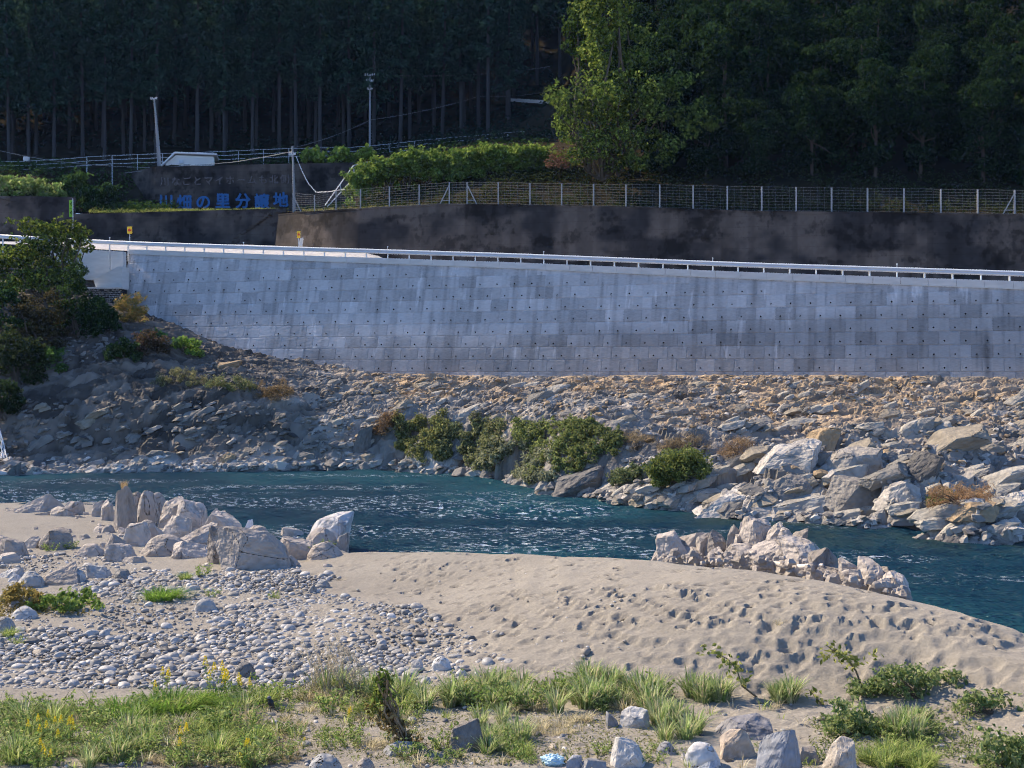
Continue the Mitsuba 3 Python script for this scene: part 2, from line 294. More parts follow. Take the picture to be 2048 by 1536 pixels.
col(200, (905, 96.5), (800, 99), (710, 104), (655, 108), (607, 113.5), (585, 118)); col(320, (905, 96.5), (790, 99.5), (735, 103), (690, 106.5), (640, 113), (640, 119))
col(450, (905, 96.8), (790, 99.5), (755, 102), (715, 108), (694, 112), (690, 119)); col(550, (905, 97), (800, 99.5), (765, 102), (735, 108), (718, 110.5), (715, 118))
col(650, (910, 97), (850, 98.5), (775, 102.5), (745, 107), (734, 109.3), (730, 117)); col(740, (905, 97), (850, 98), (790, 101), (755, 106), (742, 108.5), (740, 116))
col(820, (900, 95.8), (830, 98), (800, 101), (755, 106), (748, 107.5), (745, 115)); col(950, (915, 92), (830, 94.5), (800, 99), (757, 104.8), (751, 106), (750, 113))
col(1000, (930, 88.5), (832, 92), (800, 97), (757, 104), (752, 105.2), (751, 112)); col(1150, (950, 77.5), (835, 82), (805, 90), (757, 102.5), (752, 103.4), (751, 110))
col(1300, (960, 71.8), (885, 76), (820, 88), (760, 100), (752, 101.2), (751, 108)); col(1400, (960, 69), (885, 75), (825, 87), (762, 98.5), (752, 100), (751, 107))
col(1500, (985, 66), (900, 74), (825, 86), (765, 97), (752, 98.7), (751, 106)); col(1750, (1000, 62.5), (945, 68), (870, 77), (805, 87), (760, 95), (752, 96.4), (751, 103))
col(2000, (1040, 57), (1000, 61.5), (905, 73.5), (825, 84), (768, 92.5), (752, 94.4), (751, 101)); col(2250, (1040, 56), (1000, 60.5), (905, 72), (825, 82), (765, 91), (752, 92.4), (751, 99)); col(2600, (1040, 54), (905, 70), (825, 79), (752, 89), (751, 96))
far_z = Height(far_pts, -75, 70, 40, 126, .5, .8)
X, Y = np.meshgrid(np.arange(-50, 43, .15), np.concatenate([np.arange(52, 78, .165), np.arange(78, 122, .145)]), indexing='ij')
Z0 = far_z(X, Y)
h1, c1, k1 = facets(X, Y, 2.6, .9, 3, 3.2, .22); h2, c2, k2 = facets(X, Y, .95, 1.0, 4, 3.0, .25); h3, c3, k3 = facets(X, Y, .40, 1.1, 6, 2.2, .3)
above = np.clip((Z0 + .6) / .8, 0, 1)
wgt = .55 + .45 * np.clip(fb(X, Y, 9, 2, 44) * 2 - .5, 0, 1)
steep = np.clip((X + 12) / 10, 0, 1)                                      # the right bank is bare broken rock
Zb = Z0 + above * (h1 * (.30 + .22 * steep) * np.clip((4.6 - Z0) / 2, .25, 1) + h2 * wgt * .42 + h3 * .48 - .22 * c1 - .14 * c2 - .07 * c3 + .22 * (fb(X, Y, .5, 3, 45) - .5))
along = (X - WA[0]) * WD[0] + (Y - WA[1]) * WD[1]; infront = (X - WA[0]) * WN[0] + (Y - WA[1]) * WN[1]
nearwall = np.clip(1 - infront / 2.2, 0, 1) * (along > 26)
Zb = Zb * (1 - nearwall) + np.minimum(Zb, Z0 + .05) * nearwall
grey, pale, ochre, dark = np.array([.25, .23, .205]), np.array([.56, .53, .48]), np.array([.40, .285, .165]), np.array([.12, .115, .11])
up = np.clip((Z0 - 2.6) / 2.2, 0, 1) * np.clip((fb(X, Y, 7, 3, 51) - .30) * 4, 0, 1) * np.clip((X + 20) / 8, 0, 1)
low = np.clip(1 - Z0 / 1.6, 0, 1)
C = grey + (pale - grey) * np.clip(low * .75 + (k1 - .55) * .6 + (k2 - .5) * .5, 0, 1)[..., None]
C = C + (ochre * (.8 + .5 * k2[..., None]) - C) * np.clip(up * (.55 + .7 * (k3 - .3)), 0, 1)[..., None]
lc = np.clip((-X - 14) / 8, 0, 1) * np.clip(Z0 / 1.5, 0, 1); C = C + (np.array([.115, .098, .082]) * (.35 + 1.4 * k2[..., None]) - C) * (lc * .95)[..., None]  # left cliff: brown soil, darkened further to put the terrain shade into its colour
wet = np.clip(1 - (Zb - .02) / .22, 0, 1)
C = C * (.72 + .55 * k3)[..., None] * (1 - .45 * c1 - .3 * c2)[..., None] * (1 - .55 * wet)[..., None]
C *= (.75 + .5 * fb(X, Y, .8, 3, 55))[..., None]
keep = Y < shore_xy[:, 1].max() + 60
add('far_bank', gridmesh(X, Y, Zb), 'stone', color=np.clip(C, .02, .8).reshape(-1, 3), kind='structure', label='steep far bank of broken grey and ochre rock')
bank_grid = (X[:, 0].copy(), Y[0].copy(), Zb)
def bank_z(x, y):
    xg, yg, zz = bank_grid
    i = np.clip(np.searchsorted(xg, x), 0, len(xg) - 1); j = np.clip(np.searchsorted(yg, y), 0, len(yg) - 1)
    return zz[i, j]
def bank(u, v): return ground(u, v, bank_z, 50, 121)

# ---------------------------------------------------------------- hill above the road
hp = []
def hcol(u, *vy):
    for v, yy in vy: hp.append(P(u, v, yy))
for u in (2048, 2500, 3200): hcol(u, (430, 103.5), (425, 106), (380, 110), (330, 116), (200, 130), (50, 150), (-200, 185), (-700, 270))
hcol(1700, (428, 107), (420, 109.5), (375, 113), (330, 119), (200, 132), (50, 152), (-200, 187), (-700, 270))
hcol(1300, (420, 112), (412, 114), (375, 117), (335, 123), (220, 136), (60, 156), (-200, 190), (-700, 270))
hcol(1120, (414, 113.5), (406, 116), (372, 119), (335, 126), (285, 140), (275, 150), (210, 170), (100, 195), (-700, 280))
hcol(1000, (413, 115), (405, 117), (372, 120), (335, 126), (290, 140), (280, 150), (275, 156), (210, 172), (30, 205), (-700, 280))
hcol(800, (420, 119), (412, 121), (385, 124), (345, 129), (310, 140), (303, 149), (303, 156), (280, 165), (60, 202), (-700, 280))
hcol(712, (424, 121), (423, 124), (423, 128), (423, 134), (423, 143.2), (325, 144.2), (322, 149), (320, 156), (290, 165), (80, 202), (-700, 280))
for u in (660, 560, 320): hcol(u, (424, 132), (424, 135), (424, 143.7), (331, 144.5), (328, 149), (324, 156), (295, 165), (90, 202), (-700, 280))
hcol(300, (426, 134), (425, 137), (424, 142), (424, 143.7), (338, 147), (330, 149), (328, 156), (298, 165), (95, 202), (-700, 280))
hcol(215, (428, 134), (426, 137), (424, 142), (420, 146), (350, 151), (332, 153), (330, 156), (300, 165), (98, 203), (-700, 280))
hcol(150, (430, 134.5), (426, 137), (400, 142), (345, 147), (335, 149), (332, 156), (300, 165), (100, 203), (-700, 280))
for u in (0, -300, -900): hcol(u, (400, 134), (395, 136), (360, 142), (345, 147), (340, 149), (337, 156), (310, 165), (100, 205), (-700, 280))
hill_z = Height(hp, -170, 150, 98, 290, .8, .7)
X, Y = np.meshgrid(np.linspace(-160, 130, 330), np.concatenate([np.arange(103, 150, .45), np.linspace(150, 285, 130)]), indexing='ij')
Zh = hill_z(X, Y)
# the hill starts behind the walls along the road
REAR = np.array([P(u, 0, y)[:2] for u, y in ((-1200, 142), (-250, 137), (150, 134), (555, 131.5), (560, 128.6), (600, 124.2), (650, 121.2), (700, 119.3), (760, 118), (1000, 114.5), (1500, 108.6), (2048, 103), (2600, 98))])
def rear_y(x): return np.interp(x, REAR[:, 0], REAR[:, 1])
V_, F_ = gridmesh(X, Y, Zh + .5 * (fb(X, Y, 3, 3, 61) - .5) * (Y > rear_y(X) + 2.5))
ry_ = rear_y(V_[:, 0]) + .22; okv = V_[:, 1] > ry_; F_ = F_[okv[F_].any(1)]; V_[:, 1] = np.maximum(V_[:, 1], ry_)
V_[~okv, 2] = hill_z(V_[~okv, 0], V_[~okv, 1])
add('hillside', (V_, F_), 'soil', smooth=True, kind='structure', label='dark forested hillside above the road')

# ---------------------------------------------------------------- retaining wall of concrete blocks
wl = 'tall pale concrete block retaining wall leaning back above the rocky bank'
tag('retaining_wall', wl, 'retaining wall')
def ztm(s): return float(ztop(s))
poly = [wall(s, 1.0, -.03) for s in (S0, S1)] + [wall(s, ztm(s), -.03) for s in [S1] + [t for t in TOPS[::-1, 0] if S0 < t < S1] + [S0]]
scene['retaining_wall__body'] = mikit.ply(prism(np.array(poly), np.append(-WN * 1.5, -.3)), 'wall_block')
blocks = []
for k in range(-8, 11):
    z0 = 9.25 + k; z1 = z0 + 1.0
    if z1 < 5.5: continue
    off = .75 * (k % 2)
    for j in range(int((S0 + off) / 1.5) - 1, int(S1 / 1.5) + 1):
        a, b = max(1.5 * j - off, S0), 1.5 * (j + 1) - off
        if b - a < .3: continue
        zt = ztm(b) - .12; top = z1
        if top > zt:
            if z0 + .5 < zt and (h01(j, k, 9) > .25): top = z0 + .5
            else: continue
        c = wall((a + b) / 2, z1)
        if float(far_z(c[0], c[1] - .8)) > z1 + .1: continue
        blocks.append((a, b, z0, top))
def block_mesh(a, b, z0, z1):
    q = .02; bev = .035
    f = wall([a + q, b - q, b - q, a + q], [z0 + q, z0 + q, z1 - q, z1 - q], -.15)
    m = wall([a + q, b - q, b - q, a + q], [z0 + q, z0 + q, z1 - q, z1 - q], -bev)
    t = wall([a + q + bev, b - q - bev, b - q - bev, a + q + bev], [z0 + q + bev, z0 + q + bev, z1 - q - bev, z1 - q - bev], .012)
    v = np.vstack([f, m, t]); quads = [[8, 9, 10, 11]] + [[i + o, (i + 1) % 4 + o, (i + 1) % 4 + o + 4, i + o + 4] for o in (0, 4) for i in range(4)]
    return v, np.array(quads)
order = sorted(blocks, key=lambda b: float(wall((b[0] + b[1]) / 2, b[2])[1]) + 3 * (b[0] > 79))
rest = MB()
nb = 0
for blk in order:
    if nb < 300 and blk[0] < 80:
        scene[num('retaining_wall__block')] = mikit.ply(block_mesh(*blk), 'wall_block'); nb += 1
    else: rest.add(*block_mesh(*blk))
if rest.v:
    scene['retaining_wall__block_courses'] = mikit.ply(rest.mesh, 'wall_block'); tag('retaining_wall__block_courses', kind='stuff')
holes = MB()
for k in range(-6, 10):
    z = 9.25 + k + .28; off = .75 * (k % 2)
    for j in range(int(S0 / 1.5), int(S1 / 1.5)):
        s = 1.5 * j - off + .38
        if s < S0 + .4 or z > ztm(s) - .9 or h01(j, k, 77) < .06: continue
        p = wall(s, z, -.04); n = np.append(WN * .958, .287)
        if float(far_z(p[0], p[1] - .6)) > z: continue
        holes.tube([p, p + n * .085], .062, 8)
scene['retaining_wall__drain_pipe'] = mikit.ply(holes.mesh, 'dark_hole'); tag('retaining_wall__drain_pipe', 'small dark drain holes dotted over the wall', kind='stuff')

# kerb blocks on the wall and the guard rail on them
def tx(s, out=0.0): return wall(s, ztop(s), out)[..., :2]
def hexa(s0, s1, zb, zt, o0, o1):
    v = []
    for s in (s0, s1):
        for o in (o0, o1):
            xy = tx(s, o)
            for z in (zb(s), zt(s)): v.append([xy[0], xy[1], z])
    return np.array(v), BOXF
KH = lambda s: .38 + .0022 * s
tag('kerb', 'pale concrete kerb of long blocks carrying the guard rail', 'kerb')
s = S0
while s < S1 - .5:
    scene[num('kerb__block')] = mikit.ply(hexa(s + .012, min(s + 2, S1) - .012, lambda t: ztm(t) + .003, lambda t: ztm(t) + KH(t), .07, -.55), 'curb_concrete'); s += 2
mb = MB(); s = S0
while s < S1 - .5: mb.add(*hexa(s, min(s + 2.0, S1), lambda t: ztm(t) - .06, lambda t: ztm(t) - .004, .10, -.3)); s += 2.0
scene['kerb__ledge'] = mikit.ply(mb.mesh, 'curb_concrete')
tag('guard_rail', 'white steel guard rail on posts along the kerb above the block wall', 'guard rail')
def ktop(s): return ztm(s) + float(KH(max(s, S0)))
s = -24.0; i = 0
posts = []
while s < S1 - 1: posts.append(s); s += 2.0
for i, s in enumerate(posts):
    xy = tx(s, -.16); zb = ktop(s)
    mb = MB(); mb.box([xy[0] - .055, xy[1] - .055, zb - .1 - (1.0 if s < S0 else 0)], [xy[0] + .055, xy[1] + .055, zb + .74]); mb.box([xy[0] - .1, xy[1] - .16, zb + .5], [xy[0] + .1, xy[1] - .056, zb + .66])
    scene[num('guard_rail__post')] = mikit.ply(mb.mesh, 'steel')
    if i % 7 == 3:
        m2 = MB(); m2.tube([[xy[0], xy[1], zb + .741], [xy[0], xy[1], zb + .95]], .03, 6); m2.tube([[xy[0], xy[1] - .05, zb + 1.0], [xy[0], xy[1] + .05, zb + 1.0]], .055, 8)
        scene[num('guard_rail__reflector')] = mikit.ply(m2.mesh, 'white_paint')
prof = [(.0, .76), (.075, .68), (.075, .62), (.0, .575), (.0, .545), (.075, .50), (.075, .44), (.0, .36)]
for a, b in zip(posts[::2], posts[2::2]):
    v = []
    for s in (a + .005, b - .005):
        for th in (0, -.014):
            for o, h in prof:
                xy = tx(s, o + th - .02); v.append([xy[0], xy[1], ktop(s) + h])
    n = len(prof); q = []
    for i in range(n - 1): q += [[i, i + 1, 2 * n + i + 1, 2 * n + i], [n + i + 1, n + i, 3 * n + i, 3 * n + i + 1], [i + 1, i, n + i, n + i + 1], [2 * n + i, 2 * n + i + 1, 3 * n + i + 1, 3 * n + i]]
    q += [[0, 2 * n, 3 * n, n], [n - 1, 2 * n - 1, 4 * n - 1, 3 * n - 1]]
    scene[num('guard_rail__beam')] = mikit.ply((np.array(v), np.array(q)), 'steel')

# the road, banked steeply in the bend at the left
ss = np.arange(-30, S1, 1.5); v = []
for s in ss:
    a, b = tx(s, -.56), tx(s, -6.9); za = ktop(s) - .10
    u = CX + F * b[0] / b[1]; vf = lerp(u, [-300, 160, 500, 600, 700, 770, 800], [478, 485.5, 489.5, 493.5, 499, 503.5, 600])
    zf = max(EYE - (vf - VH) / F * b[1], za + .12)
    for t in np.linspace(0, 1, 5):
        p = a * (1 - t) + b * t; v.append([p[0], p[1], za + (zf - za) * t])
add('road', gridmesh(*[np.array(v)[:, k].reshape(len(ss), 5) for k in range(3)]), 'road_surface', smooth=True, kind='structure', label='sunlit pale mountain road banked in a bend')
v = []                                                                       # the ground under and beside the road
for s in ss:
    for o, dz in ((-1.4, -.25), (-6.88, -.03), (-9.5, .2), (-13, .3), (-19, .5)):
        p = tx(s, o); zr = v[-1][2] if o < -7 else None
        i = int(round((s + 30) / 1.5)); base = scene and None
        v.append([p[0], p[1], ktop(s) - .3 + dz])
add('roadside_ground', gridmesh(*[np.array(v)[:, k].reshape(len(ss), 5) for k in range(3)]), 'soil', smooth=True, kind='structure')

# ---------------------------------------------------------------- old walls behind the road
def wallstrip(path, zb, zt, thick=.6, batter=.12):
    p = np.array(path, float); t = np.gradient(p, axis=0); t /= np.linalg.norm(t, axis=1, keepdims=True)
    n = np.stack([t[:, 1], -t[:, 0]], 1); n *= np.sign(-(n * p).sum(1))[:, None]      # towards the river
    zb = np.broadcast_to(np.asarray(zb, float), len(p)); zt = np.asarray(zt, float); v = []
    for i in range(len(p)):
        fbm_ = p[i] + n[i] * batter * (zt[i] - zb[i])
        v += [[*fbm_, zb[i]], [*p[i], zt[i]], [*(p[i] - n[i] * thick), zt[i]], [*(p[i] - n[i] * thick), zb[i]]]
    q = []
    for i in range(len(p) - 1):
        for k in range(4): q.append([4 * i + k, 4 * i + (k + 1) % 4, 4 * i + 4 + (k + 1) % 4, 4 * i + 4 + k])
    q += [[0, 1, 2, 3], [4 * len(p) - 4 + k for k in range(4)]]
    m = trimesh.Trimesh(np.array(v), np.vstack([np.array(q)[:, [0, 1, 2]], np.array(q)[:, [0, 2, 3]]]), process=False); m.fix_normals()
    return np.array(m.vertices), np.array(m.faces)
def path_uv(pts):
    xy = [P(u, 0, y)[:2] for u, v, y in pts]; z = [P(u, v, y)[2] for u, v, y in pts]
    return xy, z
ROADW = [(2600, 440, 98.5), (2048, 432, 103), (1800, 428, 105.4), (1500, 425, 108.6), (1250, 416, 111.5), (1000, 412, 114.5), (880, 411, 116.2), (760, 417, 118), (720, 420, 118.8), (690, 421, 119.8), (650, 424, 121.6), (600, 427, 124.8), (557, 431, 128.8)]
xy, zt = path_uv(ROADW)
tag('roadside_wall', 'long dark moss stained concrete wall behind the road under the wire fence', 'wall')
scene['roadside_wall__face'] = mikit.ply(wallstrip(xy, np.array(zt) - 7.5, zt), 'old_concrete', smooth=25)
scene['roadside_wall__coping'] = mikit.ply(wallstrip([np.array(p) + WN * .05 for p in xy], np.array(zt) + .004, np.array(zt) + .14, .5, 0), 'old_concrete')
RW_XY, RW_Z = np.array(xy), np.array(zt)
xy, zt = path_uv([(572, 416.5, 131.2), (420, 420.5, 132.2), (280, 424.5, 133), (135, 428.0, 134.05)])
add('lower_terrace_wall', wallstrip(xy, np.array(zt) - 9.5, zt), 'old_concrete', label='dark lower wall with zigzag steps below the lit grass strip', cat='wall')
xy, zt = path_uv([(145.5, 394, 134.1), (60, 392, 135), (-60, 392, 136), (-300, 394, 138)])
add('overgrown_wall', wallstrip(xy, np.array(zt) - 12, zt), 'old_concrete', label='dark wall overhung by sunlit leaves at the far left edge', cat='wall')
LW = [(720, 324.5, 142.3), (600, 327, 142.45), (450, 330, 142.65), (311, 334, 142.9), (306, 335, 143.3), (270, 341, 147), (225, 348, 152)]
xy, zt = path_uv(LW)
tag('lettered_wall', 'stained concrete terrace wall with blue painted Japanese lettering', 'wall')
scene['lettered_wall__face'] = mikit.ply(wallstrip(xy, np.array(zt) - 6.8, zt, .7, .03), 'old_concrete', smooth=25)
LXY = np.array(xy)
GLYPH={"川":[[[75,-9,75,76,86,77,89,74,88,-7,86,-10]],[[43,-1,43,72,53,73,56,72,55,0,53,-2]],[[0,-5,0,-2,8,12,11,26,12,75,14,77,23,77,26,74,26,34,21,8,15,-4,9,-11,7,-11]]],"畑":[[[0,-3,0,-1,8,8,14,22,16,42,15,42,13,37,9,32,2,34,0,37,4,47,7,62,16,63,18,81,28,81,30,58,35,66,40,66,42,77,90,78,92,75,91,-8,81,-8,79,-4,53,-4,51,-9,42,-9,40,0,35,0,25,11,10,-9,7,-10],[72,9,79,9,79,29,72,29],[72,43,79,43,79,64,72,64],[53,9,59,9,59,29,53,29],[53,43,59,43,59,64,53,64],[29,24,40,15,40,47,33,38,30,37]]],"の":[[[5,28,7,41,14,54,25,64,44,71,61,70,74,64,84,53,89,39,89,25,83,10,71,0,53,-6,50,-6,47,-3,44,4,58,8,65,12,72,19,75,27,75,39,73,45,65,54,56,57,51,35,45,18,40,9,31,1,20,1,11,8,7,16],[19,34,20,20,24,15,30,19,37,36,41,57,31,52,22,42]]],"里":[[[2,-6,2,1,4,3,40,4,40,11,9,13,9,23,11,24,41,25,40,29,12,31,12,77,15,80,84,78,85,32,83,30,55,29,55,25,86,24,88,22,88,14,86,12,55,11,55,4,92,3,93,-6,91,-9,4,-9],[55,42,71,42,71,48,55,48],[55,61,71,61,71,66,55,66],[25,42,41,42,41,48,25,48],[25,61,41,61,41,66,25,66]]],"分":[[[1,41,2,44,9,50,16,58,30,82,40,78,41,75,26,47,71,47,55,74,56,78,65,82,80,59,95,44,94,42,88,35,86,34,81,36,76,-1,71,-8,66,-11,48,-10,46,-8,44,-2,45,1,63,3,67,25,66,33,47,34,41,15,34,3,24,-5,12,-11,9,-11,3,-2,15,4,23,11,29,21,32,33,14,35,8,34]]],"譲":[[[2,56,3,66,14,67,10,76,10,79,17,83,20,82,28,67,32,67,34,75,54,76,55,80,58,82,64,82,68,76,92,75,94,73,94,66,87,63,92,59,93,56,91,53,90,44,87,42,89,38,88,31,92,28,92,20,89,14,82,7,95,0,95,-4,91,-9,88,-9,71,0,69,-3,45,-11,41,-3,43,3,40,3,36,1,33,-5,17,-6,16,-9,6,-9,5,25,8,29,5,32,5,39,7,42,5,44,5,51,7,54],[73,18,74,17,75,18],[58,60,59,54,65,54,64,63,61,63],[60,14,56,12,56,4,64,6],[36,16,41,17,42,18,36,18],[32,42,35,40,37,42,35,43],[36,32,36,31,37,31],[17,6,22,6,22,16,17,16]]],"地":[[[0,12,2,16,12,21,12,46,3,47,1,49,1,58,12,60,14,81,25,80,26,60,37,58,38,72,49,73,51,53,57,55,58,81,61,83,67,83,70,81,71,61,82,66,90,63,90,26,87,16,94,12,95,3,89,-6,79,-10,54,-9,44,-7,39,-1,37,17,8,4,4,4],[51,3,80,3,82,7,82,14,71,13,69,10,58,11,57,40,51,37],[71,26,77,27,77,49,71,46],[35,31,36,28,37,28,37,31],[26,27,33,30,30,33,28,41,34,45,34,46,26,46]]]}
FAINT={"川":[[[77,75,86,74,85,-8,77,-8]],[[45,0,45,71,53,71,53,0]],[[2,-4,9,9,13,26,14,74,22,75,24,34,19,8,8,-9]]],"な":[[[62,57,67,63,87,52,89,48,84,43]],[[30,11,33,17,41,22,57,24,57,45,66,46,67,21,83,11,86,6,81,0,68,9,63,-2,54,-6,45,-6,36,-3,32,0],[39,5,45,2,52,2,56,4,58,13,54,15,43,14,39,10]],[[9,52,8,60,30,61,34,77,43,76,41,63,55,64,54,56,37,51,26,27,16,12,8,16,8,17,16,29,27,51]]],"ご":[[[79,78,85,81,93,67,88,64]],[[20,58,20,66,71,67,69,75,73,77,75,77,83,63,77,60,73,65,71,57,35,56]],[[14,10,15,26,16,28,21,28,25,27,24,13,28,8,37,5,59,5,78,8,78,-1,58,-5,31,-3,20,1]]],"と":[[[18,13,22,29,33,41,21,70,22,72,30,74,42,48,74,64,78,56,37,32,30,24,28,15,33,8,43,5,81,7,81,-1,58,-5,37,-3,25,1]]],"マ":[[[9,56,9,66,83,67,87,63,89,60,79,45,54,18,68,1,68,0,60,-5,45,11,21,34,28,39,47,26,66,45,73,56]]],"イ":[[[7,34,46,51,63,63,76,75,83,69,77,62,58,47,57,-3,47,-3,47,39,13,26,11,26]]],"ホ":[[[81,9,66,36,73,39,89,15,89,12]],[[10,59,43,59,44,75,54,75,54,59,86,59,87,51,54,49,53,0,48,-4,33,-4,30,-2,30,4,43,4,44,6,44,49,10,50]],[[7,13,25,39,33,35,14,8]]],"ー":[[[9,41,86,41,86,31,9,31]]],"ム":[[[8,0,6,10,20,12,36,60,39,72,44,73,49,72,50,70,32,12,69,16,66,25,60,35,62,37,68,39,90,0,81,-4,75,7]]],"も":[[[8,30,9,38,28,35,30,48,27,51,11,54,11,62,31,60,33,76,41,76,41,60,59,60,59,52,40,50,38,35,59,35,59,28,37,25,38,9,47,3,57,3,68,7,73,13,74,20,70,30,64,38,71,41,74,40,82,27,83,11,81,6,68,-3,43,-5,36,-2,29,5,27,25]]],"北":[[[53,78,62,78,63,49,70,53,85,64,91,57,85,52,63,38,64,2,82,2,86,21,93,18,93,6,87,-5,61,-6,54,0]],[[2,10,4,12,29,22,29,47,5,48,5,56,29,57,30,79,38,79,38,-7,30,-7,29,12,7,3,5,4]]],"側":[[[72,-9,70,-1,81,0,82,79,89,79,89,-4,80,-10]],[[66,71,73,71,73,13,66,13]],[[1,39,16,67,21,80,28,79,29,74,59,75,59,14,54,13,62,-3,56,-6,47,9,50,13,40,13,43,8,30,-8,23,-4,21,-9,14,-9,13,40,5,32],[39,40,51,40,51,49,39,49],[39,58,51,58,51,67,39,67],[39,32,39,22,51,22,51,31],[23,-3,35,12,30,15,29,74,23,60]]]}
def lettering(rings_list, u, v_base, height, Y, thick=.012):
    from shapely.geometry import Polygon
    sc = height / 96.0; o = P(u, v_base, Y); out = []
    for rings in rings_list:
        rr = [np.array(r, float).reshape(-1, 2) * sc for r in rings]
        pg = Polygon(rr[0], rr[1:]).buffer(0)
        for g in getattr(pg, 'geoms', [pg]):
            if g.area < 1e-4: continue
            m = trimesh.creation.extrude_polygon(g, thick, engine='earcut'); v = np.array(m.vertices)
            out.append((np.stack([o[0] + v[:, 0], o[1] - v[:, 2], o[2] + v[:, 1]], 1), np.array(m.faces)[:, ::-1]))
    mb = MB()
    for a in out: mb.add(*a)
    return mb.mesh
for ch, u, vb in zip('川畑の里分譲地', (316, 353, 391, 430, 470, 508, 546), (415, 416, 415, 413, 413, 414, 411)):
    Yf = np.interp(P(u + 15, 0, 142.6)[0], LXY[:4, 0][::-1], LXY[:4, 1][::-1]) - .24
    k = num('lettered_wall__letter'); scene[k] = mikit.ply(lettering(GLYPH[ch], u, vb, 1.72, Yf, .02), 'blue_paint')
tag('lettered_wall__letter', 'blue painted character')
mb = MB()
for ch, u in zip('川なごとマイホームも北側', np.linspace(320, 560, 12)):
    mb.add(*lettering(FAINT[ch], u, 370 - (u - 320) * .02, 1.05, np.interp(P(u, 0, 142.6)[0], LXY[:4, 0][::-1], LXY[:4, 1][::-1]) - .19, .012))
scene['lettered_wall__faded_lettering'] = mikit.ply(mb.mesh, 'faded_paint')

# zigzag steps on the lower wall
tag('concrete_steps', 'narrow zigzag concrete steps climbing the dark lower wall', 'steps')
for i, t in enumerate(np.linspace(0, 1, 13)):
    p = P(468 + 72 * t, 478 - 52 * t, 131.3 + .5 * (1 - t)); mb = MB().box(p - [.25, .30, .22], p + [.2, .35, .0])
    scene[num('concrete_steps__step')] = mikit.ply(mb.mesh, 'old_concrete')

# ---------------------------------------------------------------- wing walls and stone gabion at the wall's left end
tag('wing_wall', 'smooth light concrete wing wall at the left end of the block wall', 'wall')
for k, (u0, u1, v0, v1) in enumerate(((100, 219.4, 495.5, 501.5), (220.6, 246.5, 501.5, 503.2))):
    q = [P(u0, 560, 119.8 - (u0 - 100) * .008), P(u1, 560, 119.8 - (u1 - 100) * .008), P(u1, v1, 119.8 - (u1 - 100) * .008), P(u0, v0, 119.8 - (u0 - 100) * .008)]
    scene[num('wing_wall__panel')] = mikit.ply(prism(np.array(q), [.1, .6, 0]), 'curb_concrete')
add('wedge_wall', prism(np.array([P(187, 560, 117.0), P(192, 576, 117.0), P(243, 576, 117.0), P(244, 533, 117.0), P(237, 532, 117.0)]), [.25, 1.4, 0]), 'curb_concrete', label='triangular concrete wing wall with a sunlit sloping top', cat='wall')
tag('stone_gabion', 'low wall of stacked round stones under the triangular wing wall', 'gabion wall')
scene['stone_gabion__slab'] = mikit.ply(MB().box(P(168, 577.5, 116.4), P(245, 574, 116.4) + [0, 1.8, 0]).mesh, 'curb_concrete')
scene['stone_gabion__core'] = mikit.ply(MB().box(P(169, 612, 116.7), P(244, 577.6, 116.7) + [0, 1.5, 0]).mesh, 'dark_hole')
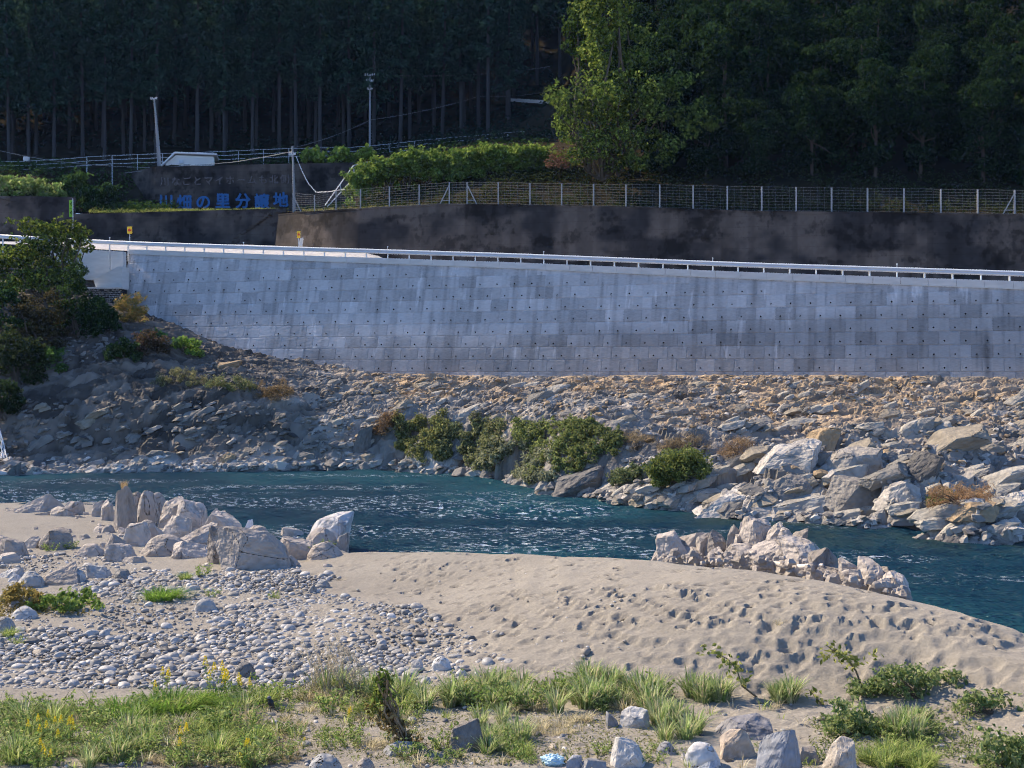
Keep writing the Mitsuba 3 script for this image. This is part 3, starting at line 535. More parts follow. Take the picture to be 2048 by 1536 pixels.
# ---------------------------------------------------------------- rocks: builders
ICO = {k: trimesh.creation.icosphere(subdivisions=k) for k in (1, 2, 3)}
def cobble(rng, sub=1):
    m = ICO[sub]; v = np.array(m.vertices); d = ndist(rng, 5)
    for q, a in zip(d, rng.uniform(.10, .42, 5)):                             # flattened sides
        h = v @ q; lim = 1 - a; v = v - np.where(h > lim, (h - lim) * .85, 0)[:, None] * q
    v *= [1, rng.uniform(.65, .95), rng.uniform(.42, .72)]
    return v, np.array(m.faces)
from scipy.spatial import HalfspaceIntersection
def boulder(rng, size, n=26, rough=.05, lean=(0, 0), sharp=.3, sub=2, flat=.25, taper=.45):
    """A broken block (n < 60) or a rounded one, filling a box of the given size (x, y, z), standing on z = 0."""
    if n < 60:
        ax = np.array([[1, 0, 0], [-1, 0, 0], [0, 1, 0], [0, -1, 0], [0, 0, 1]], float) + rng.normal(0, .24, (5, 3)); ex = ndist(rng, 5 + n % 7); ex[:, 2] = np.abs(ex[:, 2]) * .9
        nn = np.vstack([ax, ex, [[0, 0, -1]]]); nn /= np.linalg.norm(nn, axis=1, keepdims=True)
        off = np.concatenate([rng.uniform(.72, .95, 5), rng.uniform(.74, 1.02, len(ex)), [max(flat, .3)]])
        d = HalfspaceIntersection(np.hstack([nn, -off[:, None]]), np.zeros(3)).intersections
    else:
        d = ndist(rng, n); d *= rng.uniform(.9, 1, (n, 1)); d[:, 2] = np.maximum(d[:, 2], -flat)
    d[:, :2] *= 1 - .30 * taper * np.clip(d[:, 2:], -.5, 1)
    d[:, 0] += lean[0] * d[:, 2]; d[:, 1] += lean[1] * d[:, 2]
    m = trimesh.convex.convex_hull(d)
    v, f = trimesh.remesh.subdivide_to_size(m.vertices, m.faces, (9, .62, .28, .17)[sub])
    mm = trimesh.Trimesh(v, f, process=True); mm.merge_vertices()
    if sub > 1: trimesh.smoothing.filter_laplacian(mm, lamb=.5, iterations=(2 if n >= 26 else 1) if n < 60 else 4)
    v = np.array(mm.vertices); nrm = np.array(mm.vertex_normals); o = rng.uniform(0, 99, 3)
    k = meshkit.fbm(v * 1.9 + o, 3) - .5; k2 = meshkit.fbm(v * 7 + o, 2) - .5; k3 = np.clip(np.abs(meshkit.fbm(v * 2.6 + o + 50, 3) - .5) * 14, 0, 1) - 1      # k3: cracks
    v = v + nrm * (k * rough * 2.4 + k2 * rough * .6 + k3 * rough * (.55 if n < 60 else .0))[:, None]
    lo, hi = v.min(0), v.max(0)
    v = (v - [(lo[0] + hi[0]) / 2, (lo[1] + hi[1]) / 2, lo[2]]) / (hi - lo) * np.asarray(size)
    return v, np.array(mm.faces)
def stone_col(rng, v, base, var=.10, streak=.35):
    o = rng.uniform(0, 99, 3); s = max(np.ptp(v[:, 0]), .1)
    a = meshkit.fbm(v / s * 5 + o, 3)[:, None]; b = meshkit.fbm(v / s * 1.6 + o, 2)[:, None]
    c = np.asarray(base) * (1 + var * rng.normal()) * (.72 + .34 * a + .26 * b)
    e = meshkit.fbm(v / s * 17 + o, 3)[:, None]; st = np.clip((meshkit.fbm(v / s * [6, 6, 1.6] + o + 40, 3)[:, None] - .56) * 5, 0, 1)
    return np.clip(c * (.68 + .64 * e) * (1 - streak * st), .02, .85)
PINK, GREYS = (.40, .36, .325), [(.29, .29, .29), (.22, .225, .23), (.36, .355, .345), (.46, .45, .44), (.10, .105, .115), (.30, .27, .235), (.38, .385, .39), (.25, .245, .235)]
def place_rock(key, u0, u1, vt, vb, seed, base, Y=None, label=None, group=None, cat='boulder', deep=.25, zf=None, depth=.8, smooth=28, bsdf='stone', rot=None, **kw):
    rng = R(seed); um = (u0 + u1) / 2
    q = P(um, vb, Y) if Y else ground(um, vb, zf)
    s = q[1] / F; w, h = (u1 - u0) * s, (vb - vt) * s
    dd = max(w * depth, h * .6)
    v, f = boulder(rng, (w, dd, h + deep), **kw)
    v = v + [q[0], q[1] + dd * .42, q[2] - deep]
    kk = num(key)
    add(kk, (v, f), bsdf, smooth=kw.get('n', 26) >= 60, color=stone_col(rng, v, base, streak=0 if kw.get('n', 26) >= 60 else .35), label=label, cat=cat, group=group)
    return kk
# stones of the gabion
rng = R(71); mb = MB()
for r in range(7):
    for c in range(19):
        p = P(171 + c * 3.9 + (r % 2) * 1.6 + rng.normal() * .4, 580 + r * 4.5 + rng.normal() * .4, 116.62); v, f = cobble(rng, 1)
        mb.add(v * [.10, .10, .145] + p, f, np.array(GREYS[rng.integers(8)]) * 1.1)
scene['stone_gabion__stone'] = mikit.ply(mb.mesh, 'cobble_stone', smooth=True, color=mb.col); tag('stone_gabion__stone', kind='stuff')

# boulders of the left outcrop, as boxes in the photograph's close-up: left, right, top, base, then how it looks
def LB(x0, x1, y0, y1): return x0 / 2.926, x1 / 2.926, 940 + y0 / 2.926, 940 + y1 / 2.926
left_rocks = [
 (20, 120, 225, 295, 'low flat rock at the water edge, first at the left of the outcrop'), (75, 310, 150, 262, 'broad pale rock humped against the water at the far left'), (110, 215, 225, 290, 'mid sized rock in front of the broad pale hump'),
 (150, 275, 245, 305, 'flat rock leaning beside a dark gap left of the tall spire'), (283, 418, 218, 308, 'square grey rock half way to the tall spire'), (355, 470, 185, 240, 'small twin topped rock standing behind the square grey rock'),
 (385, 525, 262, 330, 'low striped rock at the edge of the upper sand patch'), (523, 632, 182, 268, 'pale slanting rock at the left foot of the tall spire'),
 (590, 665, 178, 345, 'narrow leaning slab against the left side of the spire'), (645, 762, 95, 350, 'tall upright grey rock spire with dry grass on its top'), (735, 842, 128, 335, 'smooth upright rock pressed to the right side of the spire'),
 (798, 905, 120, 318, 'upright pinkish rock behind the smooth upright one'), (878, 956, 132, 240, 'round headed rock at the back right of the spire'), (905, 1062, 158, 335, 'large pointed rock with a crack down its right side'),
 (1030, 1198, 178, 345, 'sharp triangular rock sloping down to the right'), (1190, 1272, 228, 310, 'small upright rock between the triangular rock and the sloping one'), (1245, 1432, 246, 348, 'sloping pale block with a shaded underside near the water'),
 (1418, 1478, 290, 345, 'small white rock wedged behind the sloping pale block'), (932, 1098, 272, 400, 'pyramid shaped rock in front of the triangular rock'), (905, 1000, 232, 310, 'thin slab squeezed between two large pointed rocks'),
 (850, 972, 318, 428, 'cracked block at the right of the low front pair'), (720, 852, 308, 445, 'split block with a dark cleft in front of the spire'), (815, 925, 296, 372, 'wedge rock above the split block'),
 (540, 645, 298, 348, 'low rock on the upper sand at the foot of the spire'), (578, 665, 322, 368, 'small rounded rock on the upper sand'), (1018, 1225, 325, 450, 'long arched rock with a dark hollow under it'),
 (1098, 1205, 378, 440, 'small dome shaped rock under the arched one'), (812, 1052, 388, 508, 'long rounded rock lying on the lower sand'), (1000, 1218, 424, 522, 'flat tilted slab half buried beside the dark massive block'),
 (980, 1050, 480, 528, 'small fist shaped rock beside the tilted slab'), (1212, 1462, 335, 550, 'massive dark block with an overhanging front'), (1418, 1562, 328, 405, 'pale rounded rock behind the massive dark block'),
 (1255, 1668, 342, 588, 'largest wedge shaped boulder sloping down to the left onto the sand'), (1640, 1785, 338, 425, 'angular rock joined to the top of the largest wedge'), (1638, 1812, 398, 525, 'bulky rock at the right flank of the largest wedge'),
 (1798, 1988, 428, 525, 'rounded end rock of the outcrop with green plants on it'), (1655, 1762, 503, 562, 'flat stone on the sand below the right flank'), (1793, 2038, 252, 375, 'big white boulder with flat sides beside the river'),
 (1788, 1958, 342, 430, 'pale rounded rock in front of the big white boulder'), (1952, 2035, 368, 425, 'small pale rock at the right of the big white boulder'), (215, 418, 350, 468, 'dark sloping rock sitting alone on the upper sand'),
 (103, 218, 388, 462, 'jagged low rock left of the dark sloping one'), (-30, 138, 394, 510, 'broad layered rock at the left edge of the picture'), (563, 708, 378, 485, 'dark pointed rock below the upper sand patch'),
 (605, 768, 442, 540, 'brown tapering rock in front of the dark pointed one'), (424, 592, 438, 505, 'low pale rock with small stones round it'), (713, 848, 513, 552, 'flat pale slab lying on the lower sand'),
 (163, 422, 558, 680, 'large grey humped boulder at the back of the cobble flat'), (88, 235, 603, 692, 'rounded grey rock leaning on the large humped boulder'), (22, 104, 608, 658, 'white blocky rock near the left edge above the grass'),
 (388, 494, 583, 664, 'pale triangular rock right of the large humped boulder'), (12, 94, 648, 700, 'brownish block at the left edge beside the grass'), (478, 645, 563, 642, 'pale heap of broken rock behind the cobbles'),
 (-20, 104, 583, 632, 'low rock cut by the left edge behind the white block'), (655, 765, 588, 645, 'dark low rock among the first cobbles'), (-40, 77, 868, 955, 'dark round boulder at the left edge of the cobbles'),
 (42, 188, 808, 880, 'smooth grey dome shaped boulder near the left edge'), (1126, 1254, 753, 832, 'smooth pale boulder standing alone before the grass tuft'), (62, 212, 742, 815, 'long pale rock among the green creepers at the left'),
 (1843, 1928, 646, 690, 'dark round cobble boulder at the edge of the sand'), (1795, 1858, 678, 722, 'dark square stone beside the dark round one'), (1270, 1365, 600, 632, 'brown flat boulder at the top edge of the cobbles')]
for i, (x0, x1, y0, y1, lab) in enumerate(left_rocks):
    u0, u1, vt, vb = LB(x0, x1, y0, y1); g_ = R(300 + i); e = (u1 - u0) * (.20 if 'upright' in lab or 'spire' in lab else .08); u0 -= e; u1 += e
    pinkish = y0 < 560; base = np.array(PINK) * g_.uniform(.82, 1.08) if pinkish else np.array(GREYS[[2, 3, 6][i % 3]])
    if 'dark' in ' '.join(lab.split()[:3]): base = base * .68
    if 'white' in ' '.join(lab.split()[:3]): base = np.array([.58, .58, .585])
    sm = any(w in lab for w in ('smooth', 'round', 'dome'))
    ly = None
    if y1 < 350 and x0 < 1280: ly = lerp(u0, [0, 150, 330, 480], [62, 60, 55, 53]) + (y1 < 300) * 1.5
    if 1240 < x0 < 1480 and y1 < 350: ly = 53.5
    if x0 > 1780 and y1 < 440: ly = 51 if y0 > 300 else 52.5
    tall = 'spire' in lab and 'upright' in lab
    place_rock('outcrop_boulder' if pinkish else 'bank_boulder', u0, u1, vt, vb, 300 + i, base, Y=ly, label=lab, deep=.5 if ly else .25, n=60 if sm else 22 + i % 9, rough=.035 if sm else .055, sharp=.5 if tall else (0 if sm else .38), taper=.12 if tall else (.2 + .4 * h01(i, 3)),
               lean=(-.25, 0) if 'largest' in lab else ((.35 if i % 2 else -.3, .1) if not sm and not tall else (0, 0)), flat=.9 if tall else .3, sub=3 if (x1 - x0) > 140 else 2)
# pinkish outcrop at the right, behind the crest of the sand
def RB(x0, x1, y0, y1): return 1290 + x0 / 3.724, 1290 + x1 / 3.724, 1020 + y0 / 3.724, 1020 + y1 / 3.724
right_rocks = [(62, 132, 268, 345, 'small end rock at the left tip of the right outcrop'), (128, 298, 165, 300, 'rounded rock second from the left tip of the right outcrop'), (275, 435, 163, 262, 'smooth pinkish rock with a slanting top near the left tip'),
 (418, 525, 172, 262, 'small rock between the smooth pinkish one and its neighbour'), (436, 540, 205, 285, 'low rock below the gap left of the highest peak'), (508, 655, 148, 290, 'rough dark seamed rock left of the highest peak'),
 (612, 695, 110, 200, 'little pointed knob rock left of the highest peak'), (648, 790, 158, 298, 'rock with a broad shaded face under the pale ramp'), (700, 838, 84, 225, 'pale ramp shaped rock leaning on the highest peak'),
 (786, 1025, 54, 265, 'highest peak of the right outcrop'), (915, 1058, 95, 245, 'pink block on the right shoulder of the highest peak'), (1036, 1145, 133, 250, 'grey shaded rock right of the pink shoulder block'),
 (1090, 1205, 132, 240, 'dark back rock at the right of the peak group'), (678, 958, 258, 330, 'long low ledge rock under the highest peak'), (858, 1135, 232, 322, 'second ledge rock stepping right under the peak'),
 (1105, 1375, 213, 360, 'big tent shaped rock half way down the right outcrop'), (145, 445, 278, 342, 'flat rubble rock along the sand under the left tip'), (378, 455, 308, 358, 'small white rock in the sand under the left part'),
 (448, 565, 284, 375, 'pale folded rock at the edge of the sand'), (618, 752, 308, 385, 'pale fist shaped rock at the edge of the sand'), (738, 875, 308, 385, 'pale low rock left of the driftwood'),
 (995, 1145, 288, 365, 'layered pale rock above the driftwood'), (1095, 1295, 318, 405, 'striped slab rock right of the driftwood'), (1305, 1525, 288, 470, 'large round rock with a dark notch near the right tip'),
 (1185, 1375, 398, 498, 'low grey rock under the end of the driftwood'), (1505, 1645, 368, 468, 'ridged rock right of the notched round rock'), (1585, 1795, 418, 580, 'broad smooth rock near the right tip of the outcrop'),
 (1675, 1885, 363, 505, 'upper rounded rock above the right tip'), (1785, 1985, 468, 622, 'last rounded rock at the right tip by the water'), (1365, 1565, 428, 530, 'shaded wedge rock below the notched round rock')]
for i, (x0, x1, y0, y1, lab) in enumerate(right_rocks):
    u0, u1, vt, vb = RB(x0, x1, y0, y1); um = (u0 + u1) / 2; e = (u1 - u0) * .24; u0 -= e; u1 += e; vt += (vb - vt) * .06
    Y = lerp(um, [1300, 1560, 1640, 1700, 1820], [43.5, 39.8, 37.2, 35.6, 33.2]) + (.9 if y1 < 300 else 0) - (.7 if y0 > 300 and um < 1600 else 0)
    c = np.array([.37, .335, .305]) * R(500 + i).uniform(.9, 1.1) * (.75 if 'dark' in lab or 'shaded wedge' in lab else 1)
    place_rock('outcrop_boulder', u0, u1, vt, vb, 500 + i, c, Y=Y, label=lab, deep=.75 * (y1 - y0) / 3.724 / F * Y + .5, n=28 + i % 12, rough=.06, lean=(.25 * (-1) ** i, .15), sub=3, flat=1.0, depth=1.1, sharp=.25, taper=.3)
rng = R(555); mb = MB(); small = [boulder(rng, (1, .9, .62), n=20 + k, rough=.09, sub=0, flat=.5) for k in range(8)]
for _ in range(400):
    if rng.random() < .5:
        u = rng.uniform(1312, 1815); Y = lerp(u, [1300, 1560, 1640, 1700, 1820], [43.2, 39.4, 36.9, 35.4, 33.0]) + rng.normal(0, .9); top = lerp(u, [1300, 1360, 1450, 1540, 1600, 1680, 1740, 1815], [1095, 1078, 1072, 1055, 1080, 1110, 1130, 1160]); vlow = lerp(u, [1310, 1500, 1650, 1820], [1112, 1128, 1150, 1184])
        q = P(u, rng.uniform((top + 2 * vlow) / 3, vlow + 10), Y - .6); s = float(np.exp(rng.normal(-1.6, .45))); base = np.array([.36, .325, .295])
    else:
        u, v_ = (rng.uniform(-20, 680), rng.uniform(1012, 1135)) if rng.random() < .5 else (rng.uniform(190, 470), rng.uniform(1040, 1092)); q = ground(u, v_); s = float(np.exp(rng.normal(-1.45, .5))); base = np.array(PINK)
    v, f = small[rng.integers(8)]; a = rng.uniform(0, 6.28); c_, s_ = math.cos(a), math.sin(a)
    mb.add(np.stack([v[:, 0] * c_ - v[:, 1] * s_, v[:, 0] * s_ + v[:, 1] * c_, v[:, 2]], 1) * s + q - [0, 0, .25 * s], f, base * rng.uniform(.75, 1.15))
add('outcrop_rubble', mb.mesh, 'stone', color=mb.col, kind='stuff', label='small broken stones filling the gaps of the two rock outcrops')
p = np.array([P(1290 + x / 3.724, 1020 + y / 3.724, Y) for x, y, Y in ((900, 352, 38.9), (950, 385, 38.7), (1030, 403, 38.4), (1130, 408, 38.0), (1210, 395, 37.6), (1290, 392, 37.2))])
add('driftwood', tube(np.vstack([p[:1] + (p[1:2] - p[:1]) * .5, p[1:]]) + [0, -.6, .02], [.03, .075, .09, .085, .06, .04], 8), 'bleached_wood', smooth=True, label='bleached white driftwood log curved along the foot of the right outcrop', cat='driftwood')
# boulders among the plants in front
front = [(1424, 1552, 1447, 1486, 'dark slab with a flat top behind the tan boulder', (.24, .24, .26), .3), (1440, 1528, 1469, 1524, 'tan rounded boulder in front of the dark flat slab', (.50, .42, .34), .35), (1511, 1622, 1466, 1560, 'big grey pointed boulder at the bottom edge', (.27, .29, .33), .4),
 (1372, 1446, 1493, 1540, 'bright white smooth boulder left of the tan boulder', (.72, .72, .72), .0), (1644, 1722, 1486, 1552, 'pointed pale boulder with a shaded right side at the bottom edge', (.46, .42, .37), .4), (1598, 1652, 1501, 1536, 'low brown boulder between the two pointed ones', (.34, .31, .28), .3),
 (1239, 1306, 1421, 1460, 'pale speckled boulder below the tall green grass', (.56, .56, .56), .1), (1212, 1243, 1426, 1458, 'small dark grey block touching the pale speckled boulder', (.27, .28, .31), .4), (887, 970, 1443, 1507, 'dark rough boulder beside the grass left of centre', (.21, .20, .19), .3),
 (1220, 1303, 1484, 1540, 'large pale boulder near the bottom right of centre', (.58, .57, .55), .05), (1311, 1357, 1489, 1514, 'smooth flat grey stone right of the large pale boulder', (.33, .34, .37), 0), (1130, 1172, 1516, 1542, 'bluish grey stone beside the plastic bag', (.30, .32, .36), .2),
 (862, 903, 1315, 1344, 'white egg shaped stone at the right end of the cobbles', (.68, .68, .68), 0), (908, 938, 1342, 1359, 'small white oval stone below the white egg shaped one', (.64, .64, .64), 0), (612, 684, 1515, 1556, 'grey dome shaped boulder at the bottom edge left of centre', (.33, .34, .35), 0),
 (708, 750, 1519, 1545, 'small brown rounded stone right of the grey dome', (.36, .33, .31), 0), (745, 825, 1492, 1518, 'flat grey slab in front of the vine covered stump', (.30, .31, .33), .4), (480, 545, 1481, 1500, 'flat dark slate below the bird', (.20, .21, .24), .4),
 (465, 508, 1328, 1360, 'dark rounded boulder among the yellow flowers', (.20, .20, .20), 0), (822, 848, 1320, 1347, 'pair topped pale stone left of the white egg', (.6, .6, .6), .1), (1395, 1445, 1528, 1550, 'bluish stone under the bright white boulder', (.36, .4, .46), .2), (1358, 1378, 1508, 1524, 'small pale stone left of the bright white boulder', (.55, .52, .48), .1), (1150, 1215, 1524, 1545, 'low grey rock at the bottom edge right of the bag', (.35, .36, .38), .2)]
for i, (u0, u1, vt, vb, lab, c, sh) in enumerate(front):
    place_rock('shelf_boulder', u0, u1, vt, vb, 700 + i, np.array(c) * .82, label=lab, deep=.15, n=70 if sh == 0 else 16 + i % 5, rough=.02 if sh == 0 else .04, sharp=sh, lean=(.3 * (-1) ** i, .1) if sh > .2 else (0, 0), sub=3 if sh else 2, flat=.6 if sh == 0 else .3)

# cobbles: the larger 300 singly, the rest as one mass
rng = R(41); cob = []
def dens(u, v):
    d = np.where((v > 1185) & (v < 1400) & (u < lerp(v, [1185, 1230, 1300, 1400], [700, 880, 990, 1050])), 1.0, 0.0)
    d = d * (1 - .85 * ((u < 420) & (v < 1262))) * np.where(u > lerp(v, [1185, 1300, 1400], [560, 800, 900]), .35, 1)
    d = np.where((v > 1140) & (v <= 1200) & (u > 150) & (u < 660), .6, d); d = np.where((v > 1060) & (v < 1150) & (u < 260), .10, d); d = np.where((v >= 1400) & (v < 1430) & (u < 200), .5, d)
    return d
n = 130000
xx, yy = rng.uniform(-20, 2.5, n), rng.uniform(25.5, 46, n); zz = near_z(xx, yy)
uu, vv = CX + F * xx / yy, VH + F * (EYE - zz) / yy
d = dens(uu + 60 * (fb(xx, yy, 2.5, 3, 91) - .5), vv + 40 * (fb(xx, yy, 2, 3, 92) - .5)) * np.clip(.25 + 1.6 * fb(xx, yy, 1.3, 3, 93) ** 1.2, 0, 1)
ok = (rng.random(n) < d) & (uu > -60)
xx, yy, zz = xx[ok], yy[ok], zz[ok]
sz = np.clip(np.exp(rng.normal(-3.28, .55, len(xx))), .02, .19)
# larger stones keep smaller ones off their place
from scipy.spatial import cKDTree
o = np.argsort(-sz); xx, yy, zz, sz = xx[o], yy[o], zz[o], sz[o]
tree = cKDTree(np.stack([xx, yy], 1)); alive = np.ones(len(xx), bool)
for i in range(len(xx)):
    if alive[i]:
        for j in tree.query_ball_point([xx[i], yy[i]], sz[i] * 1.15):
            if j > i: alive[j] = False
xx, yy, zz, sz = xx[alive], yy[alive], zz[alive], sz[alive]
shown = np.argsort(-(sz / yy))
for k in range(8):
    v, f = cobble(rng, 2); scene[f'cobble_model_{k}'] = dict(type='shapegroup', stone=mikit.ply((v, f), 'cobble_stone', smooth=True, color=stone_col(rng, v, GREYS[k], .02)))
mb = MB(); CV = [cobble(rng, 1) for _ in range(24)]; CS = [(lambda v, q: (np.array(trimesh.creation.icosahedron().vertices) * q, np.array(trimesh.creation.icosahedron().faces)))(0, [1, rng.uniform(.7, .95), rng.uniform(.45, .75)]) for _ in range(12)]; single = 0
for i in shown:
    a, tilt = rng.uniform(0, 6.28), rng.uniform(-.3, .3); k = int(rng.choice(8, p=[.2, .17, .15, .1, .1, .08, .12, .08])); s = sz[i]
    if single < 300:
        key = num('cobble'); single += 1
        scene[key] = dict(type='instance', shapegroup={'type': 'ref', 'id': f'cobble_model_{k}'}, to_world=T().translate([xx[i], yy[i], zz[i] + s * .15]).rotate([0, 0, 1], math.degrees(a)).rotate([1, 0, 0], math.degrees(tilt)).scale([s, s, s]))
        tag(key, 'rounded grey river cobble lying in the cobble flat', 'cobble', 'cobbles of the cobble flat')
    else:
        v, f = CV[rng.integers(24)] if s > .045 else CS[rng.integers(12)]; c_, s_ = math.cos(a), math.sin(a)
        w = np.stack([v[:, 0] * c_ - v[:, 1] * s_, v[:, 0] * s_ + v[:, 1] * c_, v[:, 2] + v[:, 0] * tilt], 1) * s + [xx[i], yy[i], zz[i] + s * .12]
        mb.add(w, f, np.array(GREYS[k]) * rng.uniform(.8, 1.25))
print('cobbles', len(shown), mb.n)
add('cobbles', mb.mesh, 'cobble_stone', smooth=True, color=mb.col, kind='stuff', label='mass of small grey and white river stones')
# small stones scattered over sand and shelf
mb = MB()
for u, v_, m in [(rng.uniform(0, 2048), rng.uniform(1400, 1536), 1) for _ in range(900)] + [(rng.uniform(0, 1250), rng.uniform(1130, 1400), 1) for _ in range(350)]:
    if v_ > 1400 and u > 1300 and rng.random() < .7: continue
    q = ground(u, v_); v, f = CV[rng.integers(24)]; s = float(np.exp(rng.normal(-3.4, .5)))
    mb.add(v[:, [1, 0, 2]] * s + q + [0, 0, s * .15], f, np.array(GREYS[rng.integers(8)]) * rng.uniform(.8, 1.3))
add('pebbles', mb.mesh, 'cobble_stone', smooth=True, color=mb.col, kind='stuff', label='loose pebbles strewn over the sand')

# ---------------------------------------------------------------- rocks of the far bank
BROCK = [(.24, .225, .205), (.36, .335, .30), (.37, .275, .17), (.31, .23, .145), (.15, .145, .14), (.46, .435, .40)]
big = [(1100, 1220, 930, 988, 'large grey rock face standing in the water right of the bushes', 4, None), (1380, 1530, 975, 1030, 'pale layered ledge sloping into the water', 5, None), (1640, 1790, 955, 1022, 'broad flat topped dark ledge near the water', 0, None), (1755, 1850, 965, 1005, 'long tilted slab above the flat topped ledge', 1, None), (1500, 1640, 950, 1000, 'rounded grey rock mass left of the flat topped ledge', 0, None), (1520, 1660, 880, 935, 'leaning slab with a pale lit face in the middle of the bank', 5, None), (1630, 1780, 895, 950, 'split grey slab right of the pale leaning slab', 1, None), (1790, 1900, 905, 960, 'rough dark rock above the brown grass clump', 4, None), (2005, 2070, 985, 1020, 'square pale block at the right edge above the water', 5, None), (1825, 1865, 1000, 1022, 'pale block below the brown grass clump', 5, None),
 (1900, 2010, 1005, 1022, 'small tan boulder among pale slabs near the right edge', 2, None), (1860, 1985, 1045, 1090, 'low wet dark ledge at the right waterline', 4, None), (1960, 2075, 1040, 1088, 'steep pale layered rock at the right edge of the water', 5, None), (1745, 1800, 1035, 1056, 'pale jagged rock at the waterline left of the right edge', 5, None), (1742, 1764, 1062, 1072, 'tiny pale rock standing alone in the water', 5, 59.5), (1600, 1690, 855, 900, 'ochre stained slab in the upper bank', 2, None),
 (394, 480, 720, 738, 'long dark boulder with a flat top on the slope left of the block wall', 3, None), (432, 470, 905, 925, 'brown rounded boulder at the foot of the shaded cliff', 2, None), (0, 36, 925, 952, 'dark rock at the left waterline', 4, None), (30, 75, 932, 953, 'small pale rock in the water at the far left', 1, None), (700, 745, 850, 905, 'tall dark split rock left of the bushes', 4, None), (770, 806, 818, 850, 'square brown rock at the top left of the bushes', 3, None),
 (680, 692, 728, 737, 'small white stone at the foot of the block wall', 5, None), (255, 325, 928, 946, 'flat pale rock at the foot of the shaded cliff', 1, None)]
for i, (u0, u1, vt, vb, lab, c, Y) in enumerate(big):
    place_rock('bank_rock', u0, u1, vt, vb, 900 + i, BROCK[c], Y=Y, label=lab, zf=bank_z, cat='rock', deep=.35, n=20 + i % 8, rough=.07, lean=(.55, .1), sub=3, flat=.4, taper=.2) if Y else None
    if not Y:
        q = bank((u0 + u1) / 2, vb); place_rock('bank_rock', u0, u1, vt, vb, 900 + i, BROCK[c], Y=q[1], label=lab, cat='rock', deep=.5, n=20 + i % 8, rough=.07, lean=(.55, .1), sub=3, flat=.4, taper=.2)
rng = R(47); bm = []
for k in range(10):
    v, f = boulder(rng, (1.25, .9, .42), n=11 + k % 6, rough=.10, lean=(rng.uniform(-.7, .7), .2), sub=0, flat=.6, sharp=.45, taper=.1)
    bm.append((v, f)); scene[f'rock_model_{k}'] = dict(type='shapegroup', stone=mikit.ply((v, f), 'stone', color=stone_col(rng, v, BROCK[k % 6], .05)))
pts = []
for _ in range(5200):
    u, v = rng.uniform(620, 2050), rng.uniform(752, 1010)
    if v < 752 + 10 * (u < 900) or v > lerp(u, shore[:, 0], shore[:, 1]) - 3: continue
    if 740 < u < 1240 and v > 835: continue
    if meshkit.fbm(np.array([u / 130, v / 38, 2.2]), 3) < .45: continue
    if u > 1230 and v > 865 and rng.random() < .6: continue
    pts.append((u, v, float(np.exp(rng.normal(-1.75 + .75 * np.clip((v - 860) / 120, 0, 1), .45)))))
for _ in range(420): pts.append((rng.uniform(0, 700), rng.uniform(800, 938), float(np.exp(rng.normal(-1.3, .5)))))
for _ in range(160): pts.append((rng.uniform(110, 250), rng.uniform(650, 730), float(np.exp(rng.normal(-1.5, .35)))))
for _ in range(700):
    u = rng.uniform(0, 2048); pts.append((u, lerp(u, shore[:, 0], shore[:, 1]) - abs(rng.normal(0, 7)) - 1, float(np.exp(rng.normal(-1.0, .45)))))
for _ in range(300): pts.append((rng.uniform(400, 900), rng.uniform(725, 790), float(np.exp(rng.normal(-1.6, .4)))))
pts.sort(key=lambda t: -t[2]); mb = MB(); single = 0
for u, v, s in pts:
    q = bank(u, v); low = q[2] < 1.2; s = min(s, 1.3)
    k = int(rng.choice(10)); a = rng.normal(20, 38); left = u < 660
    c = BROCK[k % 6]
    if ((low or q[2] < 3.0 + rng.normal() * .9) and k % 6 in (2, 3)) or (left and k % 6 in (2, 3)): k = (k + 2) % 10; k = 0 if k % 6 in (2, 3) else k; c = BROCK[k % 6]
    tr = T().translate([q[0], q[1] + .2 * s, q[2] - .22 * s]).rotate([0, 0, 1], a).rotate([0, 1, 0], rng.uniform(-34, 4)).rotate([1, 0, 0], rng.uniform(-10, 25)).scale([s * 1.25, s, s * rng.uniform(.8, 1.5)])
    if single < 300 and not left and s < 1.2:
        key = num('loose_rock'); single += 1; scene[key] = dict(type='instance', shapegroup={'type': 'ref', 'id': f'rock_model_{k}'}, to_world=tr)
        tag(key, 'angular broken rock lying loose on the far bank below the block wall', 'rock', 'loose rocks on the far bank')
    else:
        m = np.array(tr.matrix); vv_, f = bm[k]
        tone = np.array(c) * rng.uniform(.7, 1.25) * (.55 if left and not low else 1) * (1.1 if low else 1)  # stones of the left cliff are darkened to carry its painted shade
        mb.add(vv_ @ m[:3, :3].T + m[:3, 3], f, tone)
slabs = []
for k in range(8):
    v, f = boulder(R(640 + k), (1, .52, .26), n=14 + k, rough=.06, sub=2, flat=.6, taper=.1); slabs.append((v, f)); scene[f'slab_model_{k}'] = dict(type='shapegroup', stone=mikit.ply((v, f), 'stone', color=stone_col(R(650 + k), v, np.array([(.31, .295, .26), (.21, .20, .18), (.40, .38, .335), (.27, .24, .19)][k % 4]), .04)))
rs = R(660); todo = [(rs.uniform(1235, 2070), 0, 1) for _ in range(130)] + [(rs.uniform(640, 2060), rs.uniform(765, 865), 0) for _ in range(110)] + [(rs.uniform(680, 760), rs.uniform(830, 930), 0) for _ in range(12)] + [(rs.uniform(60, 640), rs.uniform(800, 925), 2) for _ in range(46)]
